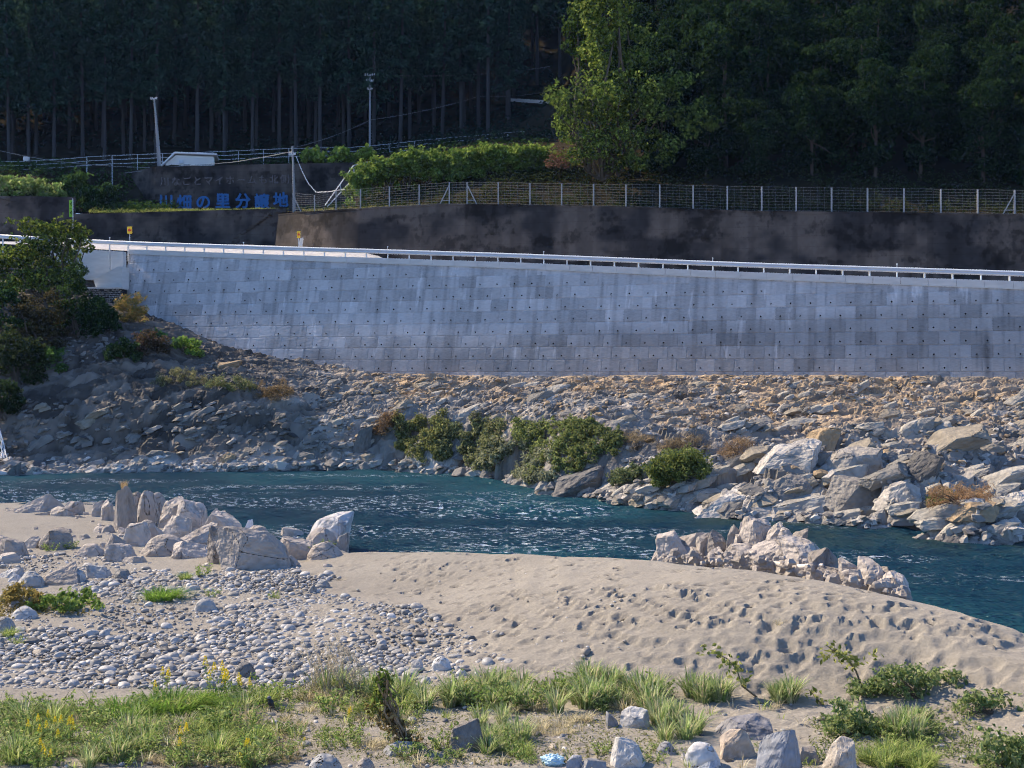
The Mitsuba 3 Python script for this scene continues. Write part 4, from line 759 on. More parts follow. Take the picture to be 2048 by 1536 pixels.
for u, v, low in todo:
    vs = lerp(u, shore[:, 0], shore[:, 1])
    if low == 1: v = rs.uniform(lerp(u, [1235, 1400, 1500, 2050], [960, 935, 880, 870]), vs - 2)
    q = bank(u, v); L = float(np.exp(rs.normal(.42 if low == 1 else .12, .40))); k = int(rs.integers(8)); k = 1 if low == 2 and k % 4 in (0, 2) else k
    tr = T().translate([q[0], q[1] + .15 * L, q[2] - .10 * L]).rotate([0, 0, 1], rs.normal(8, 14)).rotate([0, 1, 0], rs.normal(-17, 8)).rotate([1, 0, 0], rs.uniform(-4, 22)).scale([L, L * rs.uniform(.8, 1.3), L * rs.uniform(.7, 1.25)])
    key = num('rock_ledge'); scene[key] = dict(type='instance', shapegroup={'type': 'ref', 'id': f'slab_model_{k}'}, to_world=tr)
    tag(key, 'tilted rock slab rising to the right in the layered far bank', 'rock', 'tilted slabs of the far bank')
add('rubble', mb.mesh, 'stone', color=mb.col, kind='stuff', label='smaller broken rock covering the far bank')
print('rubble tris', sum(len(f) for f in mb.f))
# ---------------------------------------------------------------- shed, poles, fences, signs
def zh(x, y): return float(hill_z(x, y))
tag('shed', 'small cream shed with a pale single pitch roof on the terrace wall', 'shed')
prof_ = [(331, 338), (331, 327), (352, 310), (428, 313.5), (428, 338)]
a = [P(u, v, 146.5) for u, v in prof_]
scene['shed__wall'] = mikit.ply(prism(np.array(a), [-.8, 4.0, 0]), 'cream_wall')
r0 = [P(323, 331.5, 146.2), P(350, 306.3, 146.2), P(434, 309.8, 146.2), P(434, 307.0, 146.2), P(349, 303.2, 146.2), P(321, 330, 146.2)]
scene['shed__roof'] = mikit.ply(prism(np.array(r0), [-.8, 4.6, 0]), 'roof_grey')
scene['shed__window'] = mikit.ply(MB().box(P(367, 336.5, 146.46) , P(381, 328.5, 146.46) + [0, .03, 0]).mesh, 'pole_grey')
scene['shed__meter_box'] = mikit.ply(MB().box(P(358, 327, 146.3), P(366, 320.5, 146.3) + [0, .19, 0]).mesh, 'steel')
def pole(key, label, base, top, r0, r1, arms, double=None):
    tag(key, label, 'utility pole')
    scene[key + '__shaft'] = mikit.ply(tube([base - [0, 0, 1.0], base * .5 + top * .5, top], [r0, (r0 + r1) / 2, r1], 10), 'pole_grey', smooth=40)
    if double is not None: scene[key + '__brace'] = mikit.ply(tube([double - [0, 0, 1], top * .93 + base * .07], [.09, .07], 8), 'pole_grey', smooth=40)
    for t, w in arms:
        c = base * (1 - t) + top * t - [0, r0 + .03, 0]; mb = MB()
        mb.add(*beam(c - [w, 0, 0], c + [w, .02, .06], .09, .09)); scene[num(key + '__crossarm')] = mikit.ply(mb.mesh, 'steel')
        for o in (-.9, -.45, .5, .92):
            q = c + [o * w, 0, .05]; scene[num(key + '__insulator')] = mikit.ply(tube([q, q + [0, 0, .12], q + [0, 0, .2]], [.05, .06, .03], 6), 'white_paint', smooth=True)
pole('utility_pole', 'grey leaning utility pole with a stay beside the shed', P(322, 332, 147.3), P(308, 197, 147.3), .15, .10, [(.985, .38)], P(317.5, 333, 147.6))
pole('utility_pole_001', 'tall pale utility pole with three crossarms before the forest', P(740, 292, 158), P(740, 147, 158), .15, .10, [(.97, .62), (.885, .42), (.775, .30)])
pole('utility_pole_002', 'pole with cables rising behind the corner of the wire fence', P(590, 426, 134), P(585, 292, 134), .15, .10, [(.86, .3)])
def cable(key, pts, r, label, bsdf='wire', sag=0.0, n=14):
    pts = np.array(pts); t = np.linspace(0, len(pts) - 1, n * (len(pts) - 1) + 1); i = np.minimum(t.astype(int), len(pts) - 2); w = (t - i)[:, None]
    q = pts[i] * (1 - w) + pts[i + 1] * w; q[:, 2] -= sag * 4 * (w * (1 - w))[:, 0]
    add(key, tube(q, r, 5), bsdf, smooth=True, label=label, cat='cable')
cable('drooping_cable', [P(592, 312, 133.7), P(603, 340, 133), P(616, 366, 132), P(632, 384.5, 131), P(655, 384, 128), P(690, 378.5, 122.5)], .035, 'thick white cable drooping from the pole to the wire fence', 'white_paint', n=5)
cable('overhead_cable', [P(-40, 291, 146), P(110, 322, 146), P(300, 335, 146)], .035, 'cable slanting down over the left bushes to the shed', sag=.15)
cable('overhead_cable_001', [P(250, 346, 145.5), P(330, 334, 145.8), P(470, 324, 142), P(585, 303, 134)], .035, 'cable running from the shed to the corner pole', sag=.05)
cable('overhead_cable_002', [P(740, 149, 158), P(1100, 133, 168)], .03, 'high thin cable from the tall pole to the right', sag=.6)
cable('overhead_cable_003', [P(585, 296, 134), P(740, 240, 150), P(960, 192, 165), P(1100, 182, 175)], .03, 'thin cable rising before the cedar trunks', sag=.3)
# white pipe railing along the upper road
tag('pipe_railing', 'long white three rail pipe railing along the upper road', 'railing')
RAIL = [(-160, 330, 150), (0, 322.5, 149), (45, 323.5, 148.5), (60, 321.5, 148), (128, 318, 148), (179, 313.5, 148), (229, 311, 148), (277, 309, 148), (330, 307, 148.4), (434, 303.5, 149.5), (525, 299, 149.5), (600, 296.5, 149.5), (700, 295, 150), (760, 290, 150.5), (850, 280, 151.5), (1000, 266.5, 153.5), (1110, 257.5, 155), (1200, 251, 156)]
ru = [a[0] for a in RAIL]; rail = lambda u, dv=0: P(u, lerp(u, ru, [a[1] for a in RAIL]) + dv, lerp(u, ru, [a[2] for a in RAIL]))
pu = [-130, -80, -28, 22]
while pu[-1] < 1190: pu.append(pu[-1] + 50.5 - max(0, (pu[-1] - 760) * .028))
for u in pu:
    p = rail(u); zb = min(zh(p[0], p[1]) - .1, p[2] - 1.2); scene[num('pipe_railing__post')] = mikit.ply(tube([[p[0], p[1] + .05, zb], p + [0, .05, 0]], .038, 6), 'steel', smooth=40)
for dz in (0, .47, .94):
    for a, b in [w for w in zip(pu[::4], pu[4::4] + [pu[-1]]) if w[1] - w[0] > 2]:
        q = np.array([rail(u) - [0, 0, dz] for u in np.linspace(a, b, 9)]); scene[num('pipe_railing__rail')] = mikit.ply(tube(q, .028, 6), 'steel', smooth=40)
tag('stair_railing', 'pale handrail climbing the bank left of the hedge', 'railing')
for a, b in (((762, 318, 136), (707, 331, 133)), ((707, 331, 133), (650, 411, 129)), ((712, 352, 132.8), (655, 413, 129)), ((707, 332, 133), (708, 345, 133)), ((722, 328, 134), (723, 342, 134)), ((680, 369, 131), (683, 384, 131))):
    scene[num('stair_railing__rail')] = mikit.ply(tube([P(*a), P(*b)], .05, 6), 'steel', smooth=40)
add('upper_guard_rail', beam(P(1020, 199.5, 168), P(1148, 208, 160), .06, .42), 'steel', label='short bright guard rail beam high up left of the big tree', cat='guard rail')
add('utility_box', MB().box(P(46, 321, 147.5), P(57, 313, 147.5) + [0, .4, 0]).mesh, 'white_paint', label='small white box on the railing at the far left', cat='utility box')
# wire fence on the roadside wall
tag('wire_fence', 'wire fence with pale posts along the top of the roadside wall', 'fence')
fu = [585, 628, 671, 720, 778, 837.5, 898, 933.6, 996, 1059.6, 1123, 1187, 1252, 1319.5, 1386.5, 1455, 1524, 1593, 1664, 1736, 1809, 1883, 1957, 2031, 2106, 2182]
ft = [386, 390, 381, 378, 373, 369, 364.5, 364, 364, 366, 367, 368, 369, 369, 370.5, 372, 373, 374, 375, 376, 376.5, 378, 379, 380, 381, 382]
def fence_xy(u):
    k = (u - CX) / F; d = RW_XY[:, 0] - k * RW_XY[:, 1]; i = np.nonzero(d[:-1] * d[1:] <= 0)[0][0]; w = d[i] / (d[i] - d[i + 1])
    return RW_XY[i] * (1 - w) + RW_XY[i + 1] * w + [.02, .22], RW_Z[i] * (1 - w) + RW_Z[i + 1] * w
fp = []
for u, t in zip(fu, ft):
    xy, zb = fence_xy(u); fp.append((xy, zb + .15, P(u, t, xy[1])[2]))
    scene[num('wire_fence__post')] = mikit.ply(MB().box([xy[0] - .055, xy[1] - .05, zb - .2], [xy[0] + .055, xy[1] + .06, fp[-1][2]]).mesh, 'pole_grey')
for u, d in ((585, 1), (898, -1), (933.6, 1), (2031, -1)):
    i = fu.index(u); xy, zb, zt_ = fp[i]; dirv = np.array([WD[0], WD[1], 0]) * d
    b = np.array([*xy, zt_ - .25]); scene[num('wire_fence__brace')] = mikit.ply(beam(b, np.array([*xy, zb - .1]) + dirv * .95, .09, .09), 'pole_grey')
    c = np.array([*xy, zb + .35]); scene[num('wire_fence__brace')] = mikit.ply(beam(c, c + dirv * .76, .06, .06), 'pole_grey')
wm = MB()
for (xa, za, ta), (xb, zb, tb) in zip(fp[:-1], fp[1:]):
    for h in np.linspace(.04, .99, 9): wm.tube([[*xa, za + (ta - za) * h], [*xb, zb + (tb - zb) * h]], .011, 3)
    n = 5
    for t in np.linspace(0, 1, n, endpoint=False)[1:]:
        xy = xa * (1 - t) + xb * t; wm.tube([[*xy, za * (1 - t) + zb * t], [*xy, ta * (1 - t) + tb * t]], .006, 3)
scene['wire_fence__wire'] = mikit.ply(wm.mesh, 'fence_wire'); tag('wire_fence__wire', kind='stuff')
# warning signs, banner
def sign(key, u0, u1, v0, v1, Y, label):
    tag(key, label, 'road sign')
    a, b = P(u0, v1, Y), P(u1, v0, Y); w, h = b[0] - a[0], b[2] - a[2]
    scene[key + '__panel'] = mikit.ply(MB().box(a, b + [0, .04, 0]).mesh, 'yellow')
    mb = MB(); m = lambda x, z: a + [w * x, -.012, h * z]
    mb.add(*prism(np.array([m(.12, .5), m(.50, .82), m(.50, .62), m(.88, .62), m(.88, .38), m(.50, .38), m(.50, .18)]), [0, .01, 0]))
    scene[key + '__arrow'] = mikit.ply(mb.mesh, 'red')
    c = (a + b) / 2; scene[key + '__post'] = mikit.ply(tube([[c[0], Y + .08, a[2] - 1.6], [c[0], Y + .08, b[2] - .1]], .035, 6), 'steel')
sign('road_sign', 254, 264, 453, 467.5, 124.5, 'yellow sign with a red arrow at the left, first beyond the guard rail')
sign('road_sign_001', 593.8, 600.5, 462, 476, 119.5, 'narrow yellow sign with a red arrow before the bend of the roadside wall')
add('concrete_stub', prism(np.array([P(597, 492, 119.8), P(600, 476, 119.8), P(606, 475, 119.8), P(604, 492, 119.8)]), [0, .35, 0]), 'curb_concrete', label='small leaning concrete stub below the narrow yellow sign', cat='post')
tag('banner', 'tall green and yellow banner on a thin pole above the left tree', 'banner')
scene['banner__pole'] = mikit.ply(tube([P(146, 470, 117.5), P(145.5, 397, 117.5)], .035, 6), 'white_paint')
for k, (v0, v1) in enumerate(((400, 417), (418, 434))):
    scene[num('banner__panel')] = mikit.ply(MB().box(P(138, v1, 117.5), P(144.6, v0, 117.5) + [0, .02, 0]).mesh, 'green')
    c = P(141.6, (v0 + v1) / 2 - 1, 117.44); mb = MB(); mb.tube([c + [.08, 0, .16], c + [-.02, 0, 0], c + [.05, 0, -.16]], [.05, .07, .04], 5); scene[num('banner__mark')] = mikit.ply(mb.mesh, 'black')
# waterfall at the left edge
rng = R(8); mb = MB()
for k in range(9):
    u = np.array([3, 5, 9, 13, 16]) + rng.normal(0, 2.2, 5) - k * 1.2; vv_ = np.array([838, 862, 885, 905, 918]); q = [bank(a, b) + [0, -.25, .1] for a, b in zip(u, vv_)]
    mb.tube(np.array(q) + [0, -.15, 0], [.01, .025, .03, .035, .03], 4)
add('waterfall', mb.mesh, 'white_paint', smooth=True, label='thin white waterfall at the left edge of the shaded cliff', cat='waterfall')
# the bird and the plastic bag
q = ground(541, 1432); tag('bird', 'small dark bird with a greyish head perched among the weeds', 'bird')
import manifold3d as m3
def hullball(pts):
    out = []
    for (a, ra), (b, rb) in zip(pts[:-1], pts[1:]):
        mm = [m3.Manifold.sphere(r, 24).translate(tuple(map(float, c))) for c, r in ((a, ra), (b, rb))]; out.append(m3.Manifold.batch_hull(mm))
    return out
b0 = q + [0, 0, .19]; scene['bird_perch'] = mikit.ply((ICO[2].vertices * [.10, .08, .06] + q + [0, 0, .0], ICO[2].faces), 'cobble_stone', smooth=True, color=np.tile([.3, .29, .27], (len(ICO[2].vertices), 1))); tag('bird_perch', 'small stone under the bird among the weeds', 'stone')
body = hullball([((.03, 0, -.03), .040), ((.005, 0, .03), .055), ((-.015, -.005, .085), .036), ((-.022, -.012, .125), .033)]) + hullball([((.03, 0, -.03), .030), ((.085, .01, -.09), .010)])
bm_ = m3.Manifold.batch_boolean(body, m3.OpType.Add).refine_to_length(.008).to_mesh(); tm = trimesh.Trimesh(bm_.vert_properties[:, :3], bm_.tri_verts); trimesh.smoothing.filter_taubin(tm, iterations=12)
scene['bird__body'] = mikit.ply((np.array(tm.vertices) + b0, np.array(tm.faces)), 'feather', smooth=True)
hd = ICO[2]; scene['bird__head'] = mikit.ply((np.array(hd.vertices) * [.036, .038, .034] + b0 + [-.023, -.012, .128], np.array(hd.faces)), 'feather_grey', smooth=True)
scene['bird__beak'] = mikit.ply(tube([b0 + [-.05, -.025, .125], b0 + [-.09, -.04, .117]], [.010, .002], 6), 'beak', smooth=True)
for sgn in (-1, 1):
    scene[num('bird__wing')] = mikit.ply((np.array(hd.vertices) * [.022, .014, .075] @ trimesh.transformations.rotation_matrix(-.35, [0, 1, 0])[:3, :3].T + b0 + [.025, .048 * sgn, .015], np.array(hd.faces)), 'feather', smooth=True)
    scene[num('bird__leg')] = mikit.ply(tube([b0 + [.0, .02 * sgn, -.06], b0 + [.004, .02 * sgn, -.16]], .006, 5), 'beak')
scene['bird__tail'] = mikit.ply(beam(b0 + [.075, .008, -.075], b0 + [.135, .02, -.15], .035, .012), 'feather')
q = ground(1106, 1532); v = np.array(ICO[3].vertices); d = 1 + .9 * (meshkit.fbm(v * 2.3 + 5, 3) - .5)[:, None] + .35 * (meshkit.fbm(v * 7 + 9, 2) - .5)[:, None]
add('plastic_bag', (v * d * [.17, .14, .10] + q + [0, 0, .06], np.array(ICO[3].faces)), 'plastic', label='crumpled pale blue plastic bag on the ground at the bottom edge', cat='plastic bag')
# ---------------------------------------------------------------- plants
def leaf_cards(c, nrm, L, W, rng, fold=.25):
    """One folded leaf (4 vertices, 2 triangles) at every point c with normal nrm."""
    n = len(c); L = np.broadcast_to(L, (n,)) * rng.uniform(.7, 1.3, n); W = np.broadcast_to(W, (n,)) * rng.uniform(.75, 1.25, n)
    nrm = nrm / (np.linalg.norm(nrm, axis=1, keepdims=True) + 1e-9)
    a = np.cross(nrm, ndist(rng, n)); a /= np.linalg.norm(a, axis=1, keepdims=True) + 1e-9; b = np.cross(nrm, a)
    h = (fold * W)[:, None] * nrm
    v = np.stack([c - a * L[:, None] / 2, c + b * W[:, None] / 2 + h, c + a * L[:, None] / 2, c - b * W[:, None] / 2 + h], 1).reshape(-1, 3)
    i = np.arange(n)[:, None] * 4
    return v, np.vstack([i + [0, 1, 2], i + [0, 2, 3]])
def leaf_tone(rng, n, A, B, var=.18):
    t = rng.random((n, 1)) ** 1.2; c = np.asarray(A) * (1 - t) + np.asarray(B) * t
    return np.repeat(np.clip(c * (1 + var * rng.normal(size=(n, 1))), .004, .8), 4, 0)
def crown(rng, clumps, dens, L, W, A, B, gap=.42, up=.35, rand=.7):
    dens = dens * 1.35
    """Leaves spread through clumps (centre, radii): thick near their skins, with gaps."""
    mb = MB()
    for c, r in clumps:
        r = np.broadcast_to(np.asarray(r, float), (3,)); n = int(dens * 4 * np.pi * (np.prod(r) ** (2 / 3)))
        d = ndist(rng, n); rad = 1 - np.abs(rng.normal(0, .28, n)); p = d * rad[:, None] * r
        keep = meshkit.fbm((p + c) / (.5 * r.mean()) + 31, 2) + .12 * rng.normal(size=n) > gap
        p, d = p[keep], d[keep]; n = len(p)
        if n == 0: continue
        v, f = leaf_cards(p + c, d * .5 + np.array([0, 0, up]) + rand * ndist(rng, n), L, W, rng)
        tone = 1 + .55 * (rng.random() - .5)
        mb.add(v, f, leaf_tone(rng, n, np.asarray(A) * tone, np.asarray(B) * tone))
    return mb
def limbs(rng, base, clumps, r0, bend=.15, n=5, sides=5):
    mb = MB(); base = np.asarray(base, float)
    for c, r in clumps:
        c = np.asarray(c, float); t = np.linspace(0, 1, n)[:, None]; q = base * (1 - t) + c * t
        q[1:-1] += rng.normal(0, bend * np.linalg.norm(c - base) * .3, (n - 2, 3)); mb.tube(q, np.linspace(r0, r0 * .25, n), sides, np.array([.11, .09, .07]) * rng.uniform(.8, 1.3))
    return mb
def plant(key, label, cat, clumps_px, Y, base, A, B, L, W, dens, seed, group=None, trunk='stem', r0=.06, gap=.42, up=.35, depth=1.6):
    gain = 1.0 if max(A) < .022 or cat == 'tree' else 1.5; A, B = np.asarray(A) * gain, np.asarray(B) * gain
    """A shrub or tree given by its clumps as the photograph shows them: (u, v, radius in pixels), each put at its own distance round Y."""
    rng = R(seed); cl = []
    for u, v, r in clumps_px:
        y = Y + rng.uniform(-.6, .6) * depth; m = r / F * y; cl.append((P(u, v, y), np.array([m * rng.uniform(.95, 1.25), m * 1.1, m * rng.uniform(.75, .95)])))
    k = num(key); tag(k, label, cat, group)
    mb = crown(rng, cl, dens, L, W, A, B, gap, up)
    tops = sorted(cl, key=lambda c: -c[0][2])[:max(4, len(cl) * 2 // 3)]; sp = MB()                  # loose sprays sticking out
    for c, r in tops:
        for _ in range(3):
            d = ndist(rng, 1)[0]; d[2] = abs(d[2]) * .8; d[1] = -abs(d[1]); q = c + d * r * rng.uniform(1.0, 1.9, (9, 1)) + rng.normal(0, .35 * L, (9, 3)); vv, ff = leaf_cards(q, ndist(rng, 9) + [0, 0, .4], L, W, rng); mb.add(vv, ff, leaf_tone(rng, 9, A, B))
    scene[k + '__foliage'] = mikit.ply(mb.mesh, 'leaf', color=mb.col)
    b = np.asarray(base, float); mb = limbs(rng, b, cl[:14], r0); scene[k + '__' + trunk] = mikit.ply(mb.mesh, 'bark', color=mb.col, smooth=True)
    return k
def dome(rng, u0, u1, v0, v1, n):
    """Many small clumps heaped raggedly inside the box, so that dark gaps stay between them."""
    out = []; w, h = u1 - u0, v1 - v0; n = int(n * 2.2)
    for i in range(n):
        t = -1 + 2 * (i + rng.random()) / n; r = min(w, h * 1.4) * rng.uniform(.085, .17); edge = v0 + r * .8 + h * (.50 * t ** 4 + .16 * rng.random() + .10 * math.sin(3.1 * t + u0))
        out.append((u0 + r + (w - 2 * r) * (t + 1) / 2, rng.uniform(min(edge, v1 - r), v1 - r * .4), r))
    return out
DARKG, MIDG, LITG, YELG = (.016, .034, .014), (.038, .08, .026), (.11, .20, .045), (.20, .26, .07)  # greens for shaded and sunlit plants: the light is put into the leaf colour

# cedars: five models, planted close on the slope
for k in range(5):
    rng = R(1000 + k); H = 27 + 2 * k * .6; mb = MB(); z0 = H * (.19 + .025 * k)
    nb = 120
    for i in range(nb):
        t = i / nb; z = z0 + (H - z0) * t; r = (2.7 * (1 - t) ** .7 + .25) * rng.uniform(.65, 1.15); a = rng.uniform(0, 6.28); m = int(26 * (.35 + .65 * (1 - t)))
        s_ = rng.random(m) ** .75; p = np.stack([np.cos(a) * r * s_, np.sin(a) * r * s_, z + .25 * s_ * r - .30 * (s_ * r) ** 1.35], 1) + rng.normal(0, .26, (m, 3))
        v, f = leaf_cards(p, np.array([math.cos(a) * .7, math.sin(a) * .7, .5]) + .55 * ndist(rng, m), .75, .30, rng)
        mb.add(v, f, leaf_tone(rng, m, (.022, .052, .040), (.060, .120, .072), .32))
    tr = MB(); tr.tube([[0, 0, -1.5], [.05, 0, H * .3], [.0, .05, H * .7], [0, 0, H]], [.27, .2, .11, .02], 8, (.062, .062, .062))
    scene[f'cedar_model_{k}'] = dict(type='shapegroup', trunk=mikit.ply(tr.mesh, 'bark', smooth=True, color=tr.col), crown=mikit.ply(mb.mesh, 'leaf', color=mb.col))
rng = R(77); spots = []
for row, Y0 in enumerate((160, 164.5, 169.5, 175, 181, 188, 196, 205)):
    step = 3.3 + .25 * row
    for x in np.arange(-92, 14, step):
        if row > 3 and x < -80: continue
        spots.append((x + rng.uniform(-1.1, 1.1), Y0 + rng.uniform(-1.6, 1.6), row))
cd = 0
for x, y, row in spots:
    u = CX + F * x / y
    if u > 1030 and row < 4 or u > 1230: continue
    s = rng.uniform(.85, 1.12); key = num('cedar_tree')
    scene[key] = dict(type='instance', shapegroup={'type': 'ref', 'id': f'cedar_model_{rng.integers(5)}'}, to_world=T().translate([x, y, zh(x, y)]).rotate([0, 0, 1], rng.uniform(0, 360)).rotate([1, 0, 0], rng.uniform(-1.6, 1.6)).scale([s, s, s]))
    tag(key, 'straight dark cedar in the dense shaded stand above the upper road', 'tree', 'cedars of the dark stand')
# broadleaf wood on the right
for k in range(6):
    rng = R(1100 + k); H = 11 + k * .7; cl = []
    for i in range(24):
        a = rng.uniform(0, 6.28); t = rng.random(); rr = 3.1 * math.sqrt(rng.random()) * (1.05 - .45 * t); cl.append((np.array([math.cos(a) * rr, math.sin(a) * rr, H * (.08 + .84 * t)]), np.array([1.55, 1.55, 1.0]) * rng.uniform(.7, 1.25)))
    mb = crown(rng, cl, 11, .46, .30, (.009, .024, .012), (.036, .070, .026), .45)
    tr = MB(); tr.tube([[0, 0, -1], [.1, .1, H * .3], [.1, 0, H * .6], [0, 0, H * .85]], [.24, .18, .11, .03], 7, (.09, .075, .06)); l2 = limbs(rng, [.1, .05, H * .3], cl[:7], .08); tr.add(l2.mesh[0], l2.mesh[1], l2.col)
    scene[f'wood_model_{k}'] = dict(type='shapegroup', trunk=mikit.ply(tr.mesh, 'bark', smooth=True, color=tr.col), crown=mikit.ply(mb.mesh, 'leaf', color=mb.col))
rng = R(78)
wood = []
for row, dy in enumerate((9.5, 13.5, 18, 23, 28.5, 35, 42)):
    for x in np.arange(9.5 + row * .6, 78, 4.3 + .2 * row): wood.append((x + rng.uniform(-1.3, 1.3), dy + rng.uniform(-1.2, 1.2), row))
for x, dy, row in wood:
    y = float(rear_y(x)) + dy; u = CX + F * x / y
    if u < 1235 + row * 6 and row < 4 or u > 2330: continue
    s = rng.uniform(.72, 1.05) * (.8 if row == 0 else 1); key = num('broadleaf_tree')
    scene[key] = dict(type='instance', shapegroup={'type': 'ref', 'id': f'wood_model_{rng.integers(6)}'}, to_world=T().translate([x, y, zh(x, y)]).rotate([0, 0, 1], rng.uniform(0, 360)).rotate([1, 0, 0], rng.uniform(-4, 4)).scale([s, s, s * rng.uniform(.9, 1.15)]))
    tag(key, 'shaded dark green broadleaf tree in the wood on the right hill', 'tree', 'broadleaf trees of the right wood')
# low cover under the trees and on the left slope
rng = R(79); mb = MB()
def cover(n, u0, u1, y0, y1, A, B, L, W, h):
    x = rng.uniform(u0, u1, n); y = y0 + (y1 - y0) * rng.random(n); y = y + np.where(np.isfinite(x), rear_y(x), 0)
    z = hill_z(x, y); k = fb(x, y, 1.6, 3, 97)
    p = np.stack([x, y, z + h * k * rng.random(n) + .05], 1)[(k > .38) & ~((x > -41) & (x < -32) & (y > 143) & (y < 152))]; m = len(p)
    v, f = leaf_cards(p, np.array([0, -.35, .8]) + .7 * ndist(rng, m), L, W, rng); mb.add(v, f, leaf_tone(rng, m, A, B))
cover(14000, -14, 48, .5, 11, (.03, .045, .018), (.06, .075, .03), .34, .2, 1.1)
cover(5000, -60, -36, 1.5, 16, MIDG, (.06, .11, .03), .4, .26, 1.8)
cover(4000, -36, 4, 10, 30, DARKG, MIDG, .4, .26, 1.3)
cover(16000, -85, 6, 29, 78, (.012, .028, .022), (.03, .06, .04), .6, .3, 2.2)
add('undergrowth', mb.mesh, 'leaf', color=mb.col, kind='stuff', label='low leafy undergrowth on the shaded slope')

# single trees and bushes
rng = R(80)
plant('vine_covered_tree', 'tall tree wrapped in sunlit climbing vines rising out of the picture', 'tree', [(1240 + 14 * math.sin(i * 1.3) + rng.uniform(-12, 12), 250 - 21 * i, rng.uniform(16, 26)) for i in range(18)] + [(1190 + rng.uniform(-16, 14), 125 - 22 * i, 24) for i in range(9)] + [(1278, 70, 20), (1285, 110, 18)], 118.5, P(1236, 352, 118.5), (.05, .10, .02), (.36, .44, .10), .36, .24, 17, 801, trunk='trunk', r0=.2, gap=.45)
plant('spreading_tree', 'sunlit spreading tree with layered branches right of the hedge', 'tree', [(1112, 190, 26), (1140, 205, 30), (1125, 240, 26), (1180, 165, 34), (1215, 190, 34), (1180, 215, 34), (1150, 262, 34), (1215, 240, 36), (1255, 165, 26), (1265, 215, 34), (1300, 190, 30), (1330, 172, 24), (1365, 160, 22), (1345, 185, 20), (1310, 225, 28), (1355, 230, 26), (1395, 222, 22), (1380, 258, 26), (1420, 248, 20), (1250, 275, 36), (1300, 275, 32), (1345, 285, 26), (1330, 315, 20), (1190, 290, 36), (1160, 310, 28), (1225, 320, 30), (1275, 318, 26)], 116.5, P(1205, 362, 117), (.022, .05, .015), (.27, .36, .08), .34, .22, 19, 802, trunk='trunk', r0=.16, gap=.50, depth=2.5)
plant('vine_covered_tree', 'darker narrow tree with hanging foliage left of the vine wrapped one', 'tree', [(1172 + rng.uniform(-14, 14), 130 - 20 * i, rng.uniform(22, 30)) for i in range(9)] + [(1150, 60, 22), (1155, 30, 22), (1140, 90, 18)], 121.5, P(1178, 345, 121), (.025, .055, .016), (.08, .13, .03), .4, .2, 15, 803, trunk='trunk', r0=.2)
hed = [(718, 352, 24), (745, 335, 24), (775, 325, 26), (812, 318, 30), (850, 312, 30), (893, 312, 32), (930, 306, 30), (968, 306, 32), (1005, 303, 30), (1042, 303, 30), (1080, 306, 30), (1110, 310, 26)]
HL = ['leftmost bush of the hedge, sloping down to the handrail', 'second bush of the hedge from the handrail', 'third bush of the hedge from the handrail', 'fourth hedge bush, behind the left half of the wire fence', 'fifth hedge bush, a little left of the braced fence posts', 'sixth hedge bush, above the left braced fence post', 'seventh hedge bush, above the gap between the braced posts', 'eighth hedge bush, above the right braced fence post', 'ninth hedge bush, right of the braced fence posts', 'tenth hedge bush with dark leaves below', 'eleventh hedge bush, beside the reddish shrub', 'last hedge bush under the spreading tree']
for i, (u, v, r) in enumerate(hed):
    g_ = R(820 + i); cl = [(u + g_.uniform(-r, r), v + g_.uniform(-6, 6) + abs(g_.normal()) * 24, r * g_.uniform(.26, .52)) for _ in range(34)]
    plant('hedge_bush', 'sunlit ' + HL[i], 'bush', cl, 124.5, P(u, 385, 124.5), (.06, .12, .025), (.22, .28, .07), .30, .2, 22, 840 + i, group='bushes of the hedge', gap=.38)
plant('reddish_shrub', 'brownish red shrub at the right end of the hedge', 'bush', [(1118, 308, 20), (1130, 325, 18), (1105, 325, 16)], 121, P(1118, 360, 121), (.07, .045, .035), (.16, .09, .07), .22, .10, 26, 860)
for i, (u0, u1, v0, v1, lab) in enumerate(((602, 650, 298, 326, 'bright green bush left on top of the terrace wall'), (652, 712, 290, 330, 'largest bright green bush on top of the terrace wall'), (708, 756, 296, 322, 'bright green bush right on top of the terrace wall'))):
    plant('bright_bush', lab, 'bush', dome(R(870 + i), u0, u1, v0, v1, 8), 144, P((u0 + u1) / 2, v1 + 2, 144.5), (.10, .17, .03), (.22, .30, .07), .5, .34, 12, 873 + i, gap=.36)
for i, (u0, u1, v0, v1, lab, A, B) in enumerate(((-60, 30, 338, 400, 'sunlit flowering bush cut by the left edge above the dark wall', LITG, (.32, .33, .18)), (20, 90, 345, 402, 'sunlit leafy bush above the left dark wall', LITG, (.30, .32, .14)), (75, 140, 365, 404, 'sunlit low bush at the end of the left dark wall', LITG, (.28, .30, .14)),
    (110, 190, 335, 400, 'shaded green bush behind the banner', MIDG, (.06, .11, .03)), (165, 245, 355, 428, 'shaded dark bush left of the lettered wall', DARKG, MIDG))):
    plant('slope_bush', lab, 'bush', dome(R(880 + i), u0, u1, v0, v1, 12), 137 + 1.5 * (i > 2), P((u0 + u1) / 2, v1, 137.5 + 1.5 * (i > 2)), A, B, .34, .24, 17, 885 + i, gap=.36)
